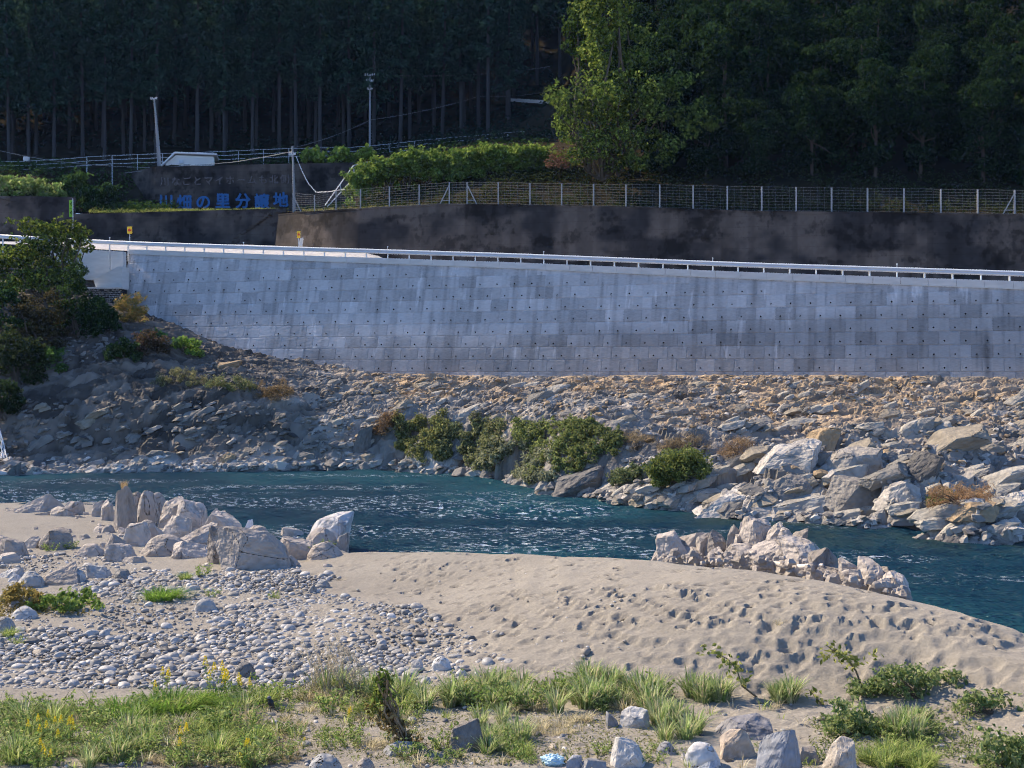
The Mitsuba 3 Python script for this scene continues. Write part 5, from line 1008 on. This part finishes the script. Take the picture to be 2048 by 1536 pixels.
# the tree over the river at the left and the thicket under it
plant('riverside_tree', 'leafy tree with yellowing leaves in front of the left end of the guard rail', 'tree', [(62, 452, 22), (85, 460, 20), (110, 462, 20), (140, 455, 20), (165, 470, 20), (172, 492, 16), (140, 480, 22), (112, 490, 24), (85, 485, 24), (55, 500, 28), (30, 520, 28), (5, 515, 26), (-20, 540, 30), (70, 530, 30), (105, 525, 26), (140, 515, 22), (158, 540, 18), (120, 555, 22), (85, 560, 30), (45, 560, 30), (10, 570, 30), (150, 570, 14)], 111.5, P(110, 640, 111.5), (.03, .065, .015), (.26, .32, .07), .33, .22, 24, 901, trunk='trunk', r0=.13, gap=.46, depth=1.6)
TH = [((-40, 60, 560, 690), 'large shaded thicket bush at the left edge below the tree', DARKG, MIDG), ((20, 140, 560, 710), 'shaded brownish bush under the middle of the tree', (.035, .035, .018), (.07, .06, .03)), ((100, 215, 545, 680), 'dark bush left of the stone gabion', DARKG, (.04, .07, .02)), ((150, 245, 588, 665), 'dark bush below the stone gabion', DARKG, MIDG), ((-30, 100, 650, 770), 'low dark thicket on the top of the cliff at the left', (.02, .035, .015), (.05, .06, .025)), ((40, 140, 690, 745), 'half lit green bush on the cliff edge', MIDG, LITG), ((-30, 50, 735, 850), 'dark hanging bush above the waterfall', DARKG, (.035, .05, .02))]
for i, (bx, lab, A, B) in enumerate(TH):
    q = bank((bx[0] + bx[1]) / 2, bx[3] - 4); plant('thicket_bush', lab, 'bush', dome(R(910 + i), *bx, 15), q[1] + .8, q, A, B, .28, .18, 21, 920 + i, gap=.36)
SH = [((218, 298, 578, 650), 'orange and green bush at the left foot of the block wall', (.10, .12, .03), (.30, .20, .08), .2, .09), ((255, 345, 655, 712), 'dark reddish bush on the slope', (.05, .05, .025), (.13, .08, .06), .22, .1), ((325, 412, 672, 712), 'bright green low bush on the slope beside the block wall', LITG, (.20, .28, .07), .24, .17), ((205, 285, 675, 722), 'dark green low bush on the slope', DARKG, (.06, .10, .03), .26, .18), ((278, 330, 655, 680), 'small green plant at the top of the slope', MIDG, LITG, .22, .14), ((300, 420, 738, 775), 'dry grassy shrub on the edge of the shaded cliff', (.10, .11, .05), (.26, .25, .14), .3, .05), ((400, 520, 745, 785), 'straw and green shrub along the cliff edge', (.09, .12, .05), (.24, .24, .12), .3, .05), ((505, 590, 755, 800), 'thin brownish shrub at the right end of the cliff edge', (.12, .09, .05), (.25, .19, .11), .28, .04),
 ((740, 815, 818, 870), 'brown dry shrub at the top left of the river bushes', (.13, .09, .055), (.24, .17, .10), .22, .05),
 ((1225, 1330, 862, 905), 'red brown dry grass clump right of the river bushes', (.13, .105, .065), (.28, .23, .15), .34, .025), ((1310, 1420, 868, 905), 'long red brown dry grass clump above the green slope bush', (.14, .11, .07), (.29, .24, .16), .34, .025), ((1430, 1520, 868, 920), 'rounded red brown dry grass clump on bare rock', (.14, .10, .06), (.28, .21, .14), .34, .025), ((1290, 1425, 885, 975), 'green slope bush with bare twigs above the water', (.07, .10, .03), (.19, .21, .07), .26, .09), ((1215, 1290, 920, 970), 'thin grey green plant on the grey rock face', (.08, .11, .05), (.17, .19, .10), .22, .1),
 ((1848, 1990, 955, 1012), 'brown and green grass clump among the pale rocks at the right', (.20, .13, .07), (.38, .27, .17), .34, .03), ((1855, 1905, 975, 1012), 'small green bush in the brown grass clump at the right', (.05, .09, .03), (.13, .17, .06), .22, .13)]
def draped(key, lab, cat, pts, A, B, L, W, dens, seed, up=.35, gap=.42):
    rng = R(seed); cl = []
    for u, v_, r in pts:
        q = bank(u, v_ + r * .5); m = r / F * q[1]; cl.append((q + [0, -.25 * m, .55 * m], np.array([m * rng.uniform(.9, 1.3), m, m * rng.uniform(.7, 1.0)])))
    A, B = np.asarray(A) * 1.5, np.asarray(B) * 1.5; k = num(key); tag(k, lab, cat); mb = crown(rng, cl, dens, L, W, A, B, gap, up)
    st = MB()
    for c, r in cl:
        d = ndist(rng, 1)[0]; d[2] = abs(d[2]) + .3; d[1] -= .3; d /= np.linalg.norm(d); e = c + d * r * rng.uniform(1.1, 2.2); st.tube([c - [0, -.2, r[2]], c, e], [.022, .016, .006], 4, np.array([.20, .16, .12]) * rng.uniform(.6, 1.5))
        t = rng.uniform(.3, 1, (7, 1)); p = c * (1 - t) + e * t + rng.normal(0, .3 * L, (7, 3)); vv, ff = leaf_cards(p, ndist(rng, 7) + [0, 0, .4], L, W, rng); mb.add(vv, ff, leaf_tone(rng, 7, A, B))
    scene[k + '__foliage'] = mikit.ply(mb.mesh, 'leaf', color=mb.col); scene[k + '__stem'] = mikit.ply(st.mesh, 'bark', color=st.col)
TOPU, TOPV = [740, 800, 850, 905, 960, 1010, 1070, 1130, 1190, 1245], [832, 818, 812, 830, 818, 836, 842, 828, 842, 868]
BOTU, BOTV = [740, 800, 850, 905, 960, 1010, 1070, 1130, 1190, 1245], [870, 905, 932, 918, 950, 946, 970, 952, 930, 905]
STRIP = [(795, 905, 'leftmost green river bush, yellowish at its top', (.08, .10, .04), (.28, .28, .11), 0), (880, 1005, 'second green river bush with grey green leaves below', (.07, .09, .04), (.26, .27, .14), 0), (965, 1110, 'grey green river bush hanging lowest over the water', (.11, .13, .08), (.30, .31, .21), 1), (1030, 1165, 'largest green river bush in the middle of the strip', (.07, .10, .035), (.26, .29, .11), 0), (1135, 1240, 'rightmost dark green river bush', (.06, .085, .03), (.20, .22, .09), 0)]
for i, (u0, u1, lab, A, B, low) in enumerate(STRIP):
    g_ = R(1800 + i); pts = []
    while len(pts) < 105:
        u = g_.uniform(u0, u1); t, b = lerp(u, TOPU, TOPV), lerp(u, BOTU, BOTV); t = t + (b - t) * .45 * low
        v_ = g_.uniform(t + 6, b - 4)
        if fb(u / 26, v_ / 20, 1, 2, 7) > .37: pts.append((u, v_, g_.uniform(6, 13)))
    draped('river_bush', lab, 'bush', pts, A, B, .24, .12, 44, 1810 + i)
for i, (bx, lab, A, B, L, W) in enumerate(SH):
    q = bank((bx[0] + bx[1]) / 2, bx[3] - 3); dry = W < .06
    plant('dry_shrub' if dry else 'river_bush', lab, 'dry grass' if dry else 'bush', dome(R(940 + i), *bx, 22 if bx[3] - bx[2] > 80 else 12), q[1] + .5, q, A, B, L, W, 60 if dry else 42, 970 + i, r0=.03, gap=.34, up=.6 if dry else .35)
# ---------------------------------------------------------------- plants of the near bank
def blades(rng, n, h, spread, w, A, B, droop=.6, seg=4, lean=(0, 0)):
    """n curved grass blades growing from a small patch."""
    r = spread * np.sqrt(rng.random(n)); a = rng.uniform(0, 6.28, n); b0 = np.stack([np.cos(a) * r, np.sin(a) * r, np.zeros(n)], 1) * .55
    dirs = np.stack([np.cos(a), np.sin(a), np.zeros(n)], 1) + .5 * ndist(rng, n) + np.array([lean[0], lean[1], 0]); dirs[:, 2] = 0
    L = h * rng.uniform(.5, 1.1, n); dr_ = droop * rng.uniform(.3, 1.2, n); side = np.cross(dirs, [0, 0, 1.]); side /= np.linalg.norm(side, axis=1, keepdims=True) + 1e-9
    vs = []
    for k in range(seg + 1):
        t = k / seg; out = dirs * (L * dr_ * t * (.25 + .75 * t))[:, None]; z = L * (t - .55 * dr_ * t * t)
        p = b0 + out + np.stack([0 * z, 0 * z, z], 1); ww = w * (1 - t) ** .6 * (.6 + .8 * min(t * 3, 1)) / 2
        vs += [p - side * ww, p + side * ww]
    v = np.stack(vs, 1).reshape(-1, 3); m = 2 * seg + 2; i = np.arange(n)[:, None] * m
    f = np.vstack([np.hstack([i + 2 * k, i + 2 * k + 1, i + 2 * k + 3]) for k in range(seg)] + [np.hstack([i + 2 * k, i + 2 * k + 3, i + 2 * k + 2]) for k in range(seg)])
    t = rng.random((n, 1)) ** 1.1; c = np.asarray(A) * (1 - t) + np.asarray(B) * t
    return v, f, np.repeat(np.clip(c * (1 + .2 * rng.normal(size=(n, 1))), .01, .8), m, 0)
FRESH, STRAW = ((.20, .32, .07), (.52, .56, .23)), ((.50, .44, .28), (.74, .68, .50))
def weed(rng, h, n, A, B, L, W, spread=.5, flower=0):
    """A leafy herb: upright stems set with leaves; parts stem, leaves and, for goldenrod, plume."""
    st, lf, fl = MB(), MB(), MB()
    for i in range(n):
        a, r = rng.uniform(0, 6.28), spread * math.sqrt(rng.random()); hh = h * rng.uniform(.6, 1.05); b = np.array([math.cos(a) * r * .5, math.sin(a) * r * .5, 0]); e = b + [math.cos(a) * r * .8 + rng.normal() * .04, math.sin(a) * r * .8, hh]
        q = np.array([b, b * .6 + e * .4 + [0, 0, .03], e]); st.tube(q, [.006, .005, .003], 4, (.12, .14, .05))
        m = int(16 * hh / .5) + 4; t = rng.uniform(.12, .98, m)[:, None]; p = b * (1 - t) + e * t + ndist(rng, m) * [.06, .06, .02]
        v, f = leaf_cards(p, ndist(rng, m) * .8 + [0, -.1, .6], L, W, rng); lf.add(v, f, leaf_tone(rng, m, A, B, .2))
        if flower and i < flower:
            m = 70; t = rng.random(m); w = .038 * (1 - t) + .008; ang = rng.uniform(0, 6.28, m); p = e + np.stack([np.cos(ang) * w, np.sin(ang) * w, -.03 + t * .17], 1)
            v, f = leaf_cards(p, ndist(rng, m), .026, .017, rng); fl.add(v, f, leaf_tone(rng, m, (.80, .58, .02), (.90, .74, .08), .08))
    d = dict(stem=mikit.ply(st.mesh, 'bark', color=st.col), leaves=mikit.ply(lf.mesh, 'leaf', color=lf.col))
    if fl.v: d['plume'] = mikit.ply(fl.mesh, 'leaf', color=fl.col)
    return d
def model(name, parts): scene[name] = dict(type='shapegroup', **parts)
for k in range(4):
    rg = R(1200 + k)
    v, f, c = blades(rg, 230, .42, .34, .016, *FRESH, droop=.75, lean=(.25, 0)); model(f'grass_model_{k}', dict(blades=mikit.ply((v, f), 'leaf', color=c)))
    v, f, c = blades(rg, 90, .62, .26, .028, (.18, .30, .08), (.58, .62, .34), droop=.55); v2, f2, c2 = blades(rg, 25, .6, .26, .02, *STRAW, droop=.6); mb = MB().add(v, f, c).add(v2, f2, c2); model(f'reed_model_{k}', dict(blades=mikit.ply(mb.mesh, 'leaf', color=mb.col)))
    v, f, c = blades(rg, 110, .40, .32, .014, *STRAW, droop=.9); model(f'straw_model_{k}', dict(blades=mikit.ply((v, f), 'leaf', color=c)))
    model(f'weed_model_{k}', weed(rg, .42, 11, (.18, .30, .07), (.52, .56, .24), .085, .040, .34))
    model(f'goldenrod_model_{k}', weed(rg, .62, 5, (.13, .23, .06), (.34, .42, .14), .10, .022, .20, 3 + k % 2))
def stand(key, kind, u, v, s, label, cat, group=None, rg=None, sz=None):
    q = ground(u, v); rg = rg or R(int(u * 7 + v)); k = num(key)
    scene[k] = dict(type='instance', shapegroup={'type': 'ref', 'id': f'{kind}_model_{rg.integers(4)}'}, to_world=T().translate([q[0], q[1], q[2] - .02]).rotate([0, 0, 1], rg.uniform(0, 360)).scale([s, s, sz or s]))
    tag(k, label, cat, group); return k
rg = R(1300)
def zone(kind, n, poly, smin, smax, sq=1.0):
    from shapely.geometry import Polygon, Point
    pg = Polygon(poly); x0, y0, x1, y1 = pg.bounds; done = 0; out = []
    while done < n:
        u, v = rg.uniform(x0, x1), rg.uniform(y0, y1)
        if pg.contains(Point(u, v)): out.append((kind, u, v, rg.uniform(smin, smax))); done += 1
    return out
LEFT = [(0, 1405), (200, 1418), (420, 1405), (640, 1395), (760, 1400), (850, 1410), (820, 1450), (640, 1445), (540, 1440), (520, 1536), (0, 1536)]
LOW = [(180, 1430), (540, 1450), (560, 1536), (100, 1536)]
TALL = [(880, 1395), (960, 1368), (1100, 1378), (1200, 1370), (1330, 1400), (1310, 1425), (1180, 1425), (1020, 1428), (900, 1425)]
t_ = []
t_ += zone('grass', 20, LEFT, .7, 1.2) + zone('weed', 92, LEFT, .5, 1.1) + zone('straw', 46, LEFT, .5, 1.0) + zone('reed', 16, LEFT, .6, .9)
t_ += zone('reed', 50, TALL, .6, 1.15) + zone('weed', 44, TALL, .5, 1.15) + zone('straw', 16, TALL, .6, 1.15)
t_ += zone('reed', 10, [(600, 1400), (690, 1385), (860, 1395), (850, 1425), (700, 1425)], .8, 1.15) + zone('straw', 10, [(600, 1400), (700, 1385), (760, 1400), (700, 1420)], .8, 1.1)
t_ += zone('reed', 12, [(960, 1440), (1060, 1430), (1060, 1500), (960, 1520)], .5, .8) + zone('straw', 8, [(1050, 1440), (1180, 1440), (1160, 1475), (1050, 1475)], .5, .75)
t_ += zone('reed', 9, [(1250, 1425), (1330, 1420), (1420, 1480), (1340, 1490)], .7, .95) + zone('reed', 7, [(1375, 1390), (1465, 1390), (1460, 1405), (1385, 1405)], .8, 1.0) + zone('reed', 6, [(1520, 1398), (1600, 1398), (1590, 1408), (1530, 1408)], .7, .9)
t_ += zone('weed', 8, [(860, 1500), (1060, 1490), (1060, 1536), (860, 1536)], .5, .9) + zone('grass', 3, [(1000, 1500), (1060, 1500), (1050, 1525)], .5, .7) + zone('grass', 8, [(1680, 1510), (1880, 1500), (1900, 1545), (1680, 1545)], .7, 1.0)
t_ += zone('reed', 6, [(1770, 1470), (1830, 1465), (1830, 1485), (1780, 1485)], .8, 1.0) + zone('weed', 10, [(1720, 1470), (1880, 1440), (1900, 1500), (1740, 1500)], .45, .8) + zone('weed', 8, [(1180, 1490), (1400, 1500), (1400, 1536), (1180, 1536)], .35, .6) + zone('weed', 6, [(1500, 1500), (1640, 1490), (1650, 1536), (1500, 1536)], .3, .5)
t_ += zone('weed', 12, [(560, 1450), (860, 1450), (850, 1536), (560, 1536)], .4, .8) + zone('straw', 10, [(560, 1450), (860, 1450), (850, 1536), (560, 1536)], .4, .7)
NAMES = {'grass': ('grass_tuft', 'drooping fresh green grass tuft on the near sandy shelf', 'grass tuft', 'fresh grass tufts of the near shelf'), 'reed': ('reed_clump', 'broad bladed green reed grass clump on the near sandy shelf', 'reed grass', 'reed grass clumps of the near shelf'),
         'straw': ('straw_tuft', 'dry straw coloured grass tuft on the near sandy shelf', 'dry grass', 'dry grass tufts of the near shelf'), 'weed': ('leafy_weed', 'small leafy green weed on the near sandy shelf', 'weed', 'leafy weeds of the near shelf')}
for kind, u, v, s in t_:
    if abs(u - 541) < 26 and 1422 < v < 1475: continue
    stand(NAMES[kind][0], kind, u, v, s, *NAMES[kind][1:], rg=rg)
for u, v, s, lab in ((326, 1200, 1.15, 'bright green drooping grass mound standing alone on the cobble flat'), (345, 1428, 1.3, 'large drooping green grass mound left of the yellow flowers'), (430, 1418, 1.0, 'second drooping green grass mound beside the yellow flowers'), (255, 1440, 1.1, 'broad drooping grass mound near the left bottom')):
    q = ground(u, v); k = num('grass_mound'); sb = R(int(u)); vv_, ff, cc = blades(sb, 520, .50 * s, .62 * s, .016, (.13, .27, .04), (.32, .46, .11), droop=.9, lean=(.3, -.1)); add(k, (vv_ * [1.25, 1, .8] + q, ff), 'leaf', color=cc, label=lab, cat='grass mound')
for i, (u, v, s, lab) in enumerate(((328, 1408, .95, 'goldenrod left of the tall flower group, at the edge of the cobbles'), (425, 1412, 1.2, 'tallest goldenrod, left of the flower group by the dark rounded boulder'), (460, 1408, 1.05, 'goldenrod in the middle of the flower group'), (480, 1410, .95, 'goldenrod at the right of the flower group, touching the dark boulder'), (76, 1492, .75, 'first goldenrod from the left edge'), (112, 1500, .75, 'second goldenrod from the left edge'), (146, 1498, .8, 'third goldenrod from the left edge'), (368, 1520, .8, 'goldenrod below the large grass mound'), (492, 1538, .65, 'goldenrod at the bottom edge below the dark slate'), (700, 1462, .6, 'single goldenrod on the sand left of the vine covered stump'), (88, 1550, .7, 'goldenrod cut by the bottom edge at the left'), (925, 1398, .5, 'small goldenrod at the left end of the tall green reeds'), (608, 1500, .3, 'tiny yellow flower near the flat grey slab'))):
    stand('goldenrod', 'goldenrod', u, v, s, 'yellow flowering ' + lab, 'goldenrod', 'yellow goldenrods', R(1350 + i))
# plants on the back part of the bank
for i, (u, v, kind, s, lab) in enumerate(((400, 1153, 'weed', 1.0, 'low green weed at the back of the cobble flat'), (370, 1160, 'grass', .8, 'thin grass tuft at the back of the cobble flat'), (430, 1195, 'weed', .7, 'pale low weed right of the grass mound on the cobbles'), (550, 1200, 'weed', .6, 'yellowish low weed near the right of the cobbles'), (620, 1112, 'weed', 1.0, 'dark green plant on the end rock of the left outcrop'), (655, 1098, 'weed', .9, 'green plant on top of the end rock of the left outcrop'), (450, 1136, 'weed', .7, 'small plant at the low tip of the largest wedge boulder'), (100, 1102, 'weed', .8, 'green plant at the foot of the dark sloping rock'), (140, 1098, 'weed', .8, 'dark green plant right of the dark sloping rock'), (20, 1275, 'grass', .8, 'green tuft below the dark round boulder at the left edge'), (35, 1290, 'weed', .6, 'small weed below the dark round boulder at the left edge'), (820, 1103, 'reed', 1.1, 'green reed grass at the far edge of the sand'), (775, 1098, 'weed', 1.4, 'weedy bush at the far edge of the sand beside the white boulder'), (795, 1102, 'weed', 1.3, 'second weedy bush at the far edge of the sand'), (690, 1092, 'weed', 1.0, 'plant right of the big white boulder'), (850, 1103, 'straw', 1.0, 'dry tuft at the far edge of the sand'), (905, 1102, 'straw', .9, 'dry tuft further right along the far edge of the sand'), (945, 1098, 'weed', 1.6, 'tall thin yellowish plant before the river'), (1040, 1102, 'straw', .8, 'sparse dry tuft on the skyline of the sand'), (1100, 1105, 'weed', .6, 'sparse green tuft on the skyline of the sand'), (1180, 1107, 'straw', .6, 'sparse tuft on the skyline left of the right outcrop'), (1560, 1254, 'straw', .45, 'tiny dry plant in a hollow of the sand face'))):
    stand('bank_plant', kind, u, v, s, lab, 'plant', None, R(1400 + i))
for i, (bx, lab, A, B) in enumerate((((0, 95, 1168, 1215), 'reddish green creeper mat at the left edge', (.16, .12, .04), (.30, .26, .10)), ((60, 215, 1180, 1222), 'green creeper mat among stones at the left', (.08, .14, .03), (.20, .26, .08)))):
    q = ground((bx[0] + bx[1]) / 2, bx[3]); plant('creeper_mat', lab, 'creeper', dome(R(1450 + i), *bx, 14), q[1] + .3, q, A, B, .14, .08, 90, 1455 + i, r0=.01, gap=.36)
q = P(243, 975, 56.5); v, f, c = blades(R(1460), 60, .55, .25, .02, (.36, .25, .12), (.5, .38, .2), droop=.4); add('spire_grass', (v + q + [0, .4, -.12], f), 'leaf', color=c, label='dry grass growing on top of the tall rock spire', cat='dry grass')
# bushes at the lower right
for i, (bx, lab, n) in enumerate((((1735, 1960, 1325, 1402), 'broad leafy bush at the foot of the sand face, right', 20), ((1640, 1765, 1392, 1482), 'round leafy bush in front of the sapling', 16), ((1955, 2070, 1448, 1560), 'leafy bush at the right edge near the bottom with a round green fruit beside it', 16), ((1900, 2070, 1375, 1432), 'low leafy bush at the right edge below the sand face', 12), ((1690, 1800, 1350, 1405), 'leafy creeper bush under the second sapling', 12), ((1790, 1890, 1415, 1452), 'small leafy bush between the round bush and the right edge', 8), ((535, 600, 1452, 1475), 'small pale leafy weed under the bird', 6))):
    q = ground((bx[0] + bx[1]) / 2, bx[3] - 4); plant('leafy_bush', lab, 'bush', dome(R(1500 + i), *bx, n), q[1] + .35, q, (.085, .14, .045), (.27, .30, .14), .10, .055, 105, 1510 + i, r0=.012, gap=.42, depth=.5)
def sapling(lab, stem_px, leaves_px, seed):
    rgs = R(seed); b = ground(*stem_px[0]); Y = b[1]; k = num('sapling'); tag(k, lab, 'sapling')
    p = np.array([b - [0, 0, .1]] + [P(u, v, Y) for u, v in stem_px[1:]]); scene[k + '__stem'] = mikit.ply(tube(p, np.linspace(.022, .008, len(p)), 6), 'bark', smooth=True, color=np.tile([.22, .17, .12], (len(p) * 6, 1)))
    c = np.vstack([P(u, v, Y) + rgs.normal(0, r / F * Y * .6, (m, 3)) for u, v, r, m in leaves_px]); vv_, ff = leaf_cards(c, ndist(rgs, len(c)) + [0, -.5, .3], .12, .075, rgs); scene[k + '__leaves'] = mikit.ply((vv_, ff), 'leaf', color=leaf_tone(rgs, len(c), (.16, .22, .05), (.48, .48, .18), .25))
sapling('leaning sapling with wilting leaves, left of the two before the sand face', [(1525, 1394), (1500, 1384), (1484, 1372), (1474, 1340), (1455, 1318), (1420, 1300)], [(1410, 1297, 10, 10), (1432, 1302, 10, 10), (1455, 1318, 14, 18), (1470, 1335, 16, 22), (1485, 1352, 14, 16), (1490, 1368, 8, 8)], 1601)
sapling('leaning sapling with yellow green leaves, right of the two before the sand face', [(1725, 1372), (1712, 1342), (1695, 1318), (1665, 1300), (1652, 1290)], [(1650, 1312, 9, 14), (1660, 1300, 12, 16), (1680, 1310, 14, 22), (1695, 1318, 16, 26), (1705, 1330, 12, 14), (1745, 1310, 14, 10)], 1602)
sapling('short dark stemmed plant leaning left before the round leafy bush', [(1650, 1412), (1635, 1398), (1618, 1380)], [(1622, 1386, 10, 10), (1640, 1400, 10, 10)], 1603)
v = np.array(ICO[2].vertices); q = P(1960, 1457, ground(1960, 1480)[1]); add('green_fruit', (v * .045 + q, np.array(ICO[2].faces)), 'fruit', smooth=True, label='round green wild fruit hanging at the left of the right edge bush', cat='fruit')
# the vine covered stump
b = ground(812, 1496); Y = b[1]; tag('vine_stump', 'leaning dead stump wrapped in dry vines with some green leaves on top', 'stump'); rgs = R(1610); mb = MB()
for i in range(16):
    o = rgs.normal(0, .075, (5, 3)); q = np.array([P(815, 1500, Y), P(800, 1460, Y), P(780, 1425, Y), P(770, 1390, Y), P(766, 1358, Y)]) + o; mb.tube(q, rgs.uniform(.006, .022), 5, np.array([.30, .23, .15]) * rgs.uniform(.6, 1.3))
scene['vine_stump__stem'] = mikit.ply(mb.mesh, 'bark', smooth=True, color=mb.col)
mb = MB()
for u, v, r, m in ((765, 1362, 16, 110), (760, 1390, 20, 90), (745, 1410, 18, 60), (772, 1440, 20, 70), (775, 1420, 16, 50), (790, 1450, 16, 50), (812, 1485, 24, 110), (835, 1490, 18, 50)):
    c = P(u, v, Y) + rgs.normal(0, r / F * Y * .6, (m, 3)); vv_, ff = leaf_cards(c, ndist(rgs, m), .10, .055, rgs); mb.add(vv_, ff, leaf_tone(rgs, m, (.06, .11, .03) if v < 1400 else (.16, .13, .06), (.24, .30, .07) if v < 1420 else (.30, .24, .12), .25))
scene['vine_stump__leaves'] = mikit.ply(mb.mesh, 'leaf', color=mb.col)
# pale plume grass
rgs = R(1620)
for i, (u, v, h) in enumerate(((628, 1396, .95), (655, 1398, 1.1), (685, 1398, 1.0), (715, 1402, .85))):
    q = ground(u, v); k = num('plume_grass'); tag(k, ('first', 'second, tallest', 'third', 'last')[i] + ' clump of pale feathery plume grass from the left before the cobbles', 'plume grass', 'pale plume grass clumps')
    mb = MB(); pl = MB()
    for j in range(16):
        e = np.array([rgs.normal(0, .22), rgs.normal(0, .15), h * rgs.uniform(.6, 1.1)]); mb.tube([q, q + e * [.4, .4, .6], q + e], [.005, .004, .003], 4, (.48, .42, .28))
        m = 26; t = rgs.random((m, 1)); p = q + e + t * [.05, 0, -.20] + ndist(rgs, m) * .022; vv_, ff = leaf_cards(p, ndist(rgs, m), .07, .012, rgs); pl.add(vv_, ff, leaf_tone(rgs, m, (.55, .47, .36), (.75, .68, .56), .1))
    vv_, ff, cc = blades(rgs, 60, .5, .3, .016, (.14, .17, .07), (.42, .38, .22), droop=.7); mb2 = MB().add(vv_ + q, ff, cc)
    scene[k + '__stem'] = mikit.ply(mb.mesh, 'bark', color=mb.col); scene[k + '__plume'] = mikit.ply(pl.mesh, 'leaf', color=pl.col); scene[k + '__blades'] = mikit.ply(mb2.mesh, 'leaf', color=mb2.col)
# ground cover between the plants, and the lit grass of the terrace
rgs = R(1630); mb = MB()
def mat(n, poly, A, B, L, W, h=.05):
    from shapely.geometry import Polygon, Point
    pg = Polygon(poly); x0, y0, x1, y1 = pg.bounds; ps = []
    while len(ps) < n:
        u, v = rgs.uniform(x0, x1), rgs.uniform(y0, y1)
        if pg.contains(Point(u, v)):
            Y = F * (EYE - 1.12) / (v - VH); x = (u - CX) / F * Y
            if meshkit.fbm(np.array([x / .7, Y / .9, 3.3]), 3) > .41: ps.append((x, Y))
    ps = np.array(ps); p = np.stack([ps[:, 0], ps[:, 1], near_z(ps[:, 0], ps[:, 1]) + h * rgs.random(n) + .02], 1)
    v, f = leaf_cards(p, ndist(rgs, n) * .8 + [0, 0, .7], L, W, rgs); mb.add(v, f, leaf_tone(rgs, n, A, B, .25))
mat(11000, [(-10, 1415), (300, 1420), (540, 1440), (560, 1545), (-10, 1545)], (.16, .25, .07), (.46, .48, .24), .09, .03, .10)
mat(4500, [(-10, 1450), (560, 1460), (620, 1545), (-10, 1545)], (.36, .28, .17), (.58, .50, .33), .12, .014, .06)
mat(3200, [(560, 1420), (1300, 1430), (1330, 1545), (560, 1545)], (.12, .16, .05), (.36, .34, .17), .08, .022, .05)
mat(2200, [(1600, 1440), (1960, 1420), (1990, 1545), (1640, 1545)], (.10, .16, .05), (.32, .34, .15), .09, .025, .06)
for _ in range(420):
    u, v_ = rgs.uniform(-10, 2060), rgs.uniform(1402, 1545)
    if u > 560 and rgs.random() < .55: continue
    q = ground(u, v_); vv_, ff, cc = blades(rgs, int(rgs.integers(6, 18)), rgs.uniform(.12, .38), .14, .013, *(FRESH if rgs.random() < .6 else STRAW), droop=rgs.uniform(.5, 1.1), seg=3); mb.add(vv_ + q, ff, cc)
mat(500, [(-10, 1180), (200, 1180), (200, 1215), (-10, 1225)], (.16, .14, .05), (.34, .28, .12), .12, .05, .1)
add('ground_cover', mb.mesh, 'leaf', color=mb.col, kind='stuff', label='creeping weeds and dry litter between the plants of the near shelf')
mb = MB(); n = 2600
u = rgs.uniform(178, 575, n); Yt = rgs.uniform(133.2, 138, n); x = (u - CX) / F * Yt; p = np.stack([x, Yt, hill_z(x, Yt) + rgs.random(n) * .35 * (.4 + fb(x, Yt, 2, 2, 5))], 1)
v, f = leaf_cards(p, ndist(rgs, n) + [0, -.3, .3], .42, .06, rgs); mb.add(v, f, leaf_tone(rgs, n, (.16, .25, .05), (.45, .44, .15), .2))
n = 700; u = rgs.uniform(590, 860, n); x = (u - CX) / F * 121.0; y = rear_y(x) + rgs.uniform(.3, 2.2, n); p = np.stack([x, y, hill_z(x, y) + rgs.random(n) * .25], 1)
v, f = leaf_cards(p, ndist(rgs, n) + [0, -.3, .3], .36, .06, rgs); mb.add(v, f, leaf_tone(rgs, n, (.20, .24, .07), (.46, .38, .18), .2))
add('terrace_grass', mb.mesh, 'leaf', color=mb.col, kind='stuff', label='sunlit grass strip on the terrace below the lettered wall')
# ---------------------------------------------------------------- thin air haze under the low sun
scene['air'] = dict(type='homogeneous', albedo=rgb(.92, .95, .97), sigma_t=rgb(*HAZE))
scene['camera']['medium'] = {'type': 'ref', 'id': 'air'}
scene['haze'] = dict(type='cube', to_world=T().translate([0, 140, 108]).scale([240, 170, 113]), bsdf={'type': 'null'}, interior={'type': 'ref', 'id': 'air'})
tag('haze', 'thin blue air between the river and the forest', kind='stuff')
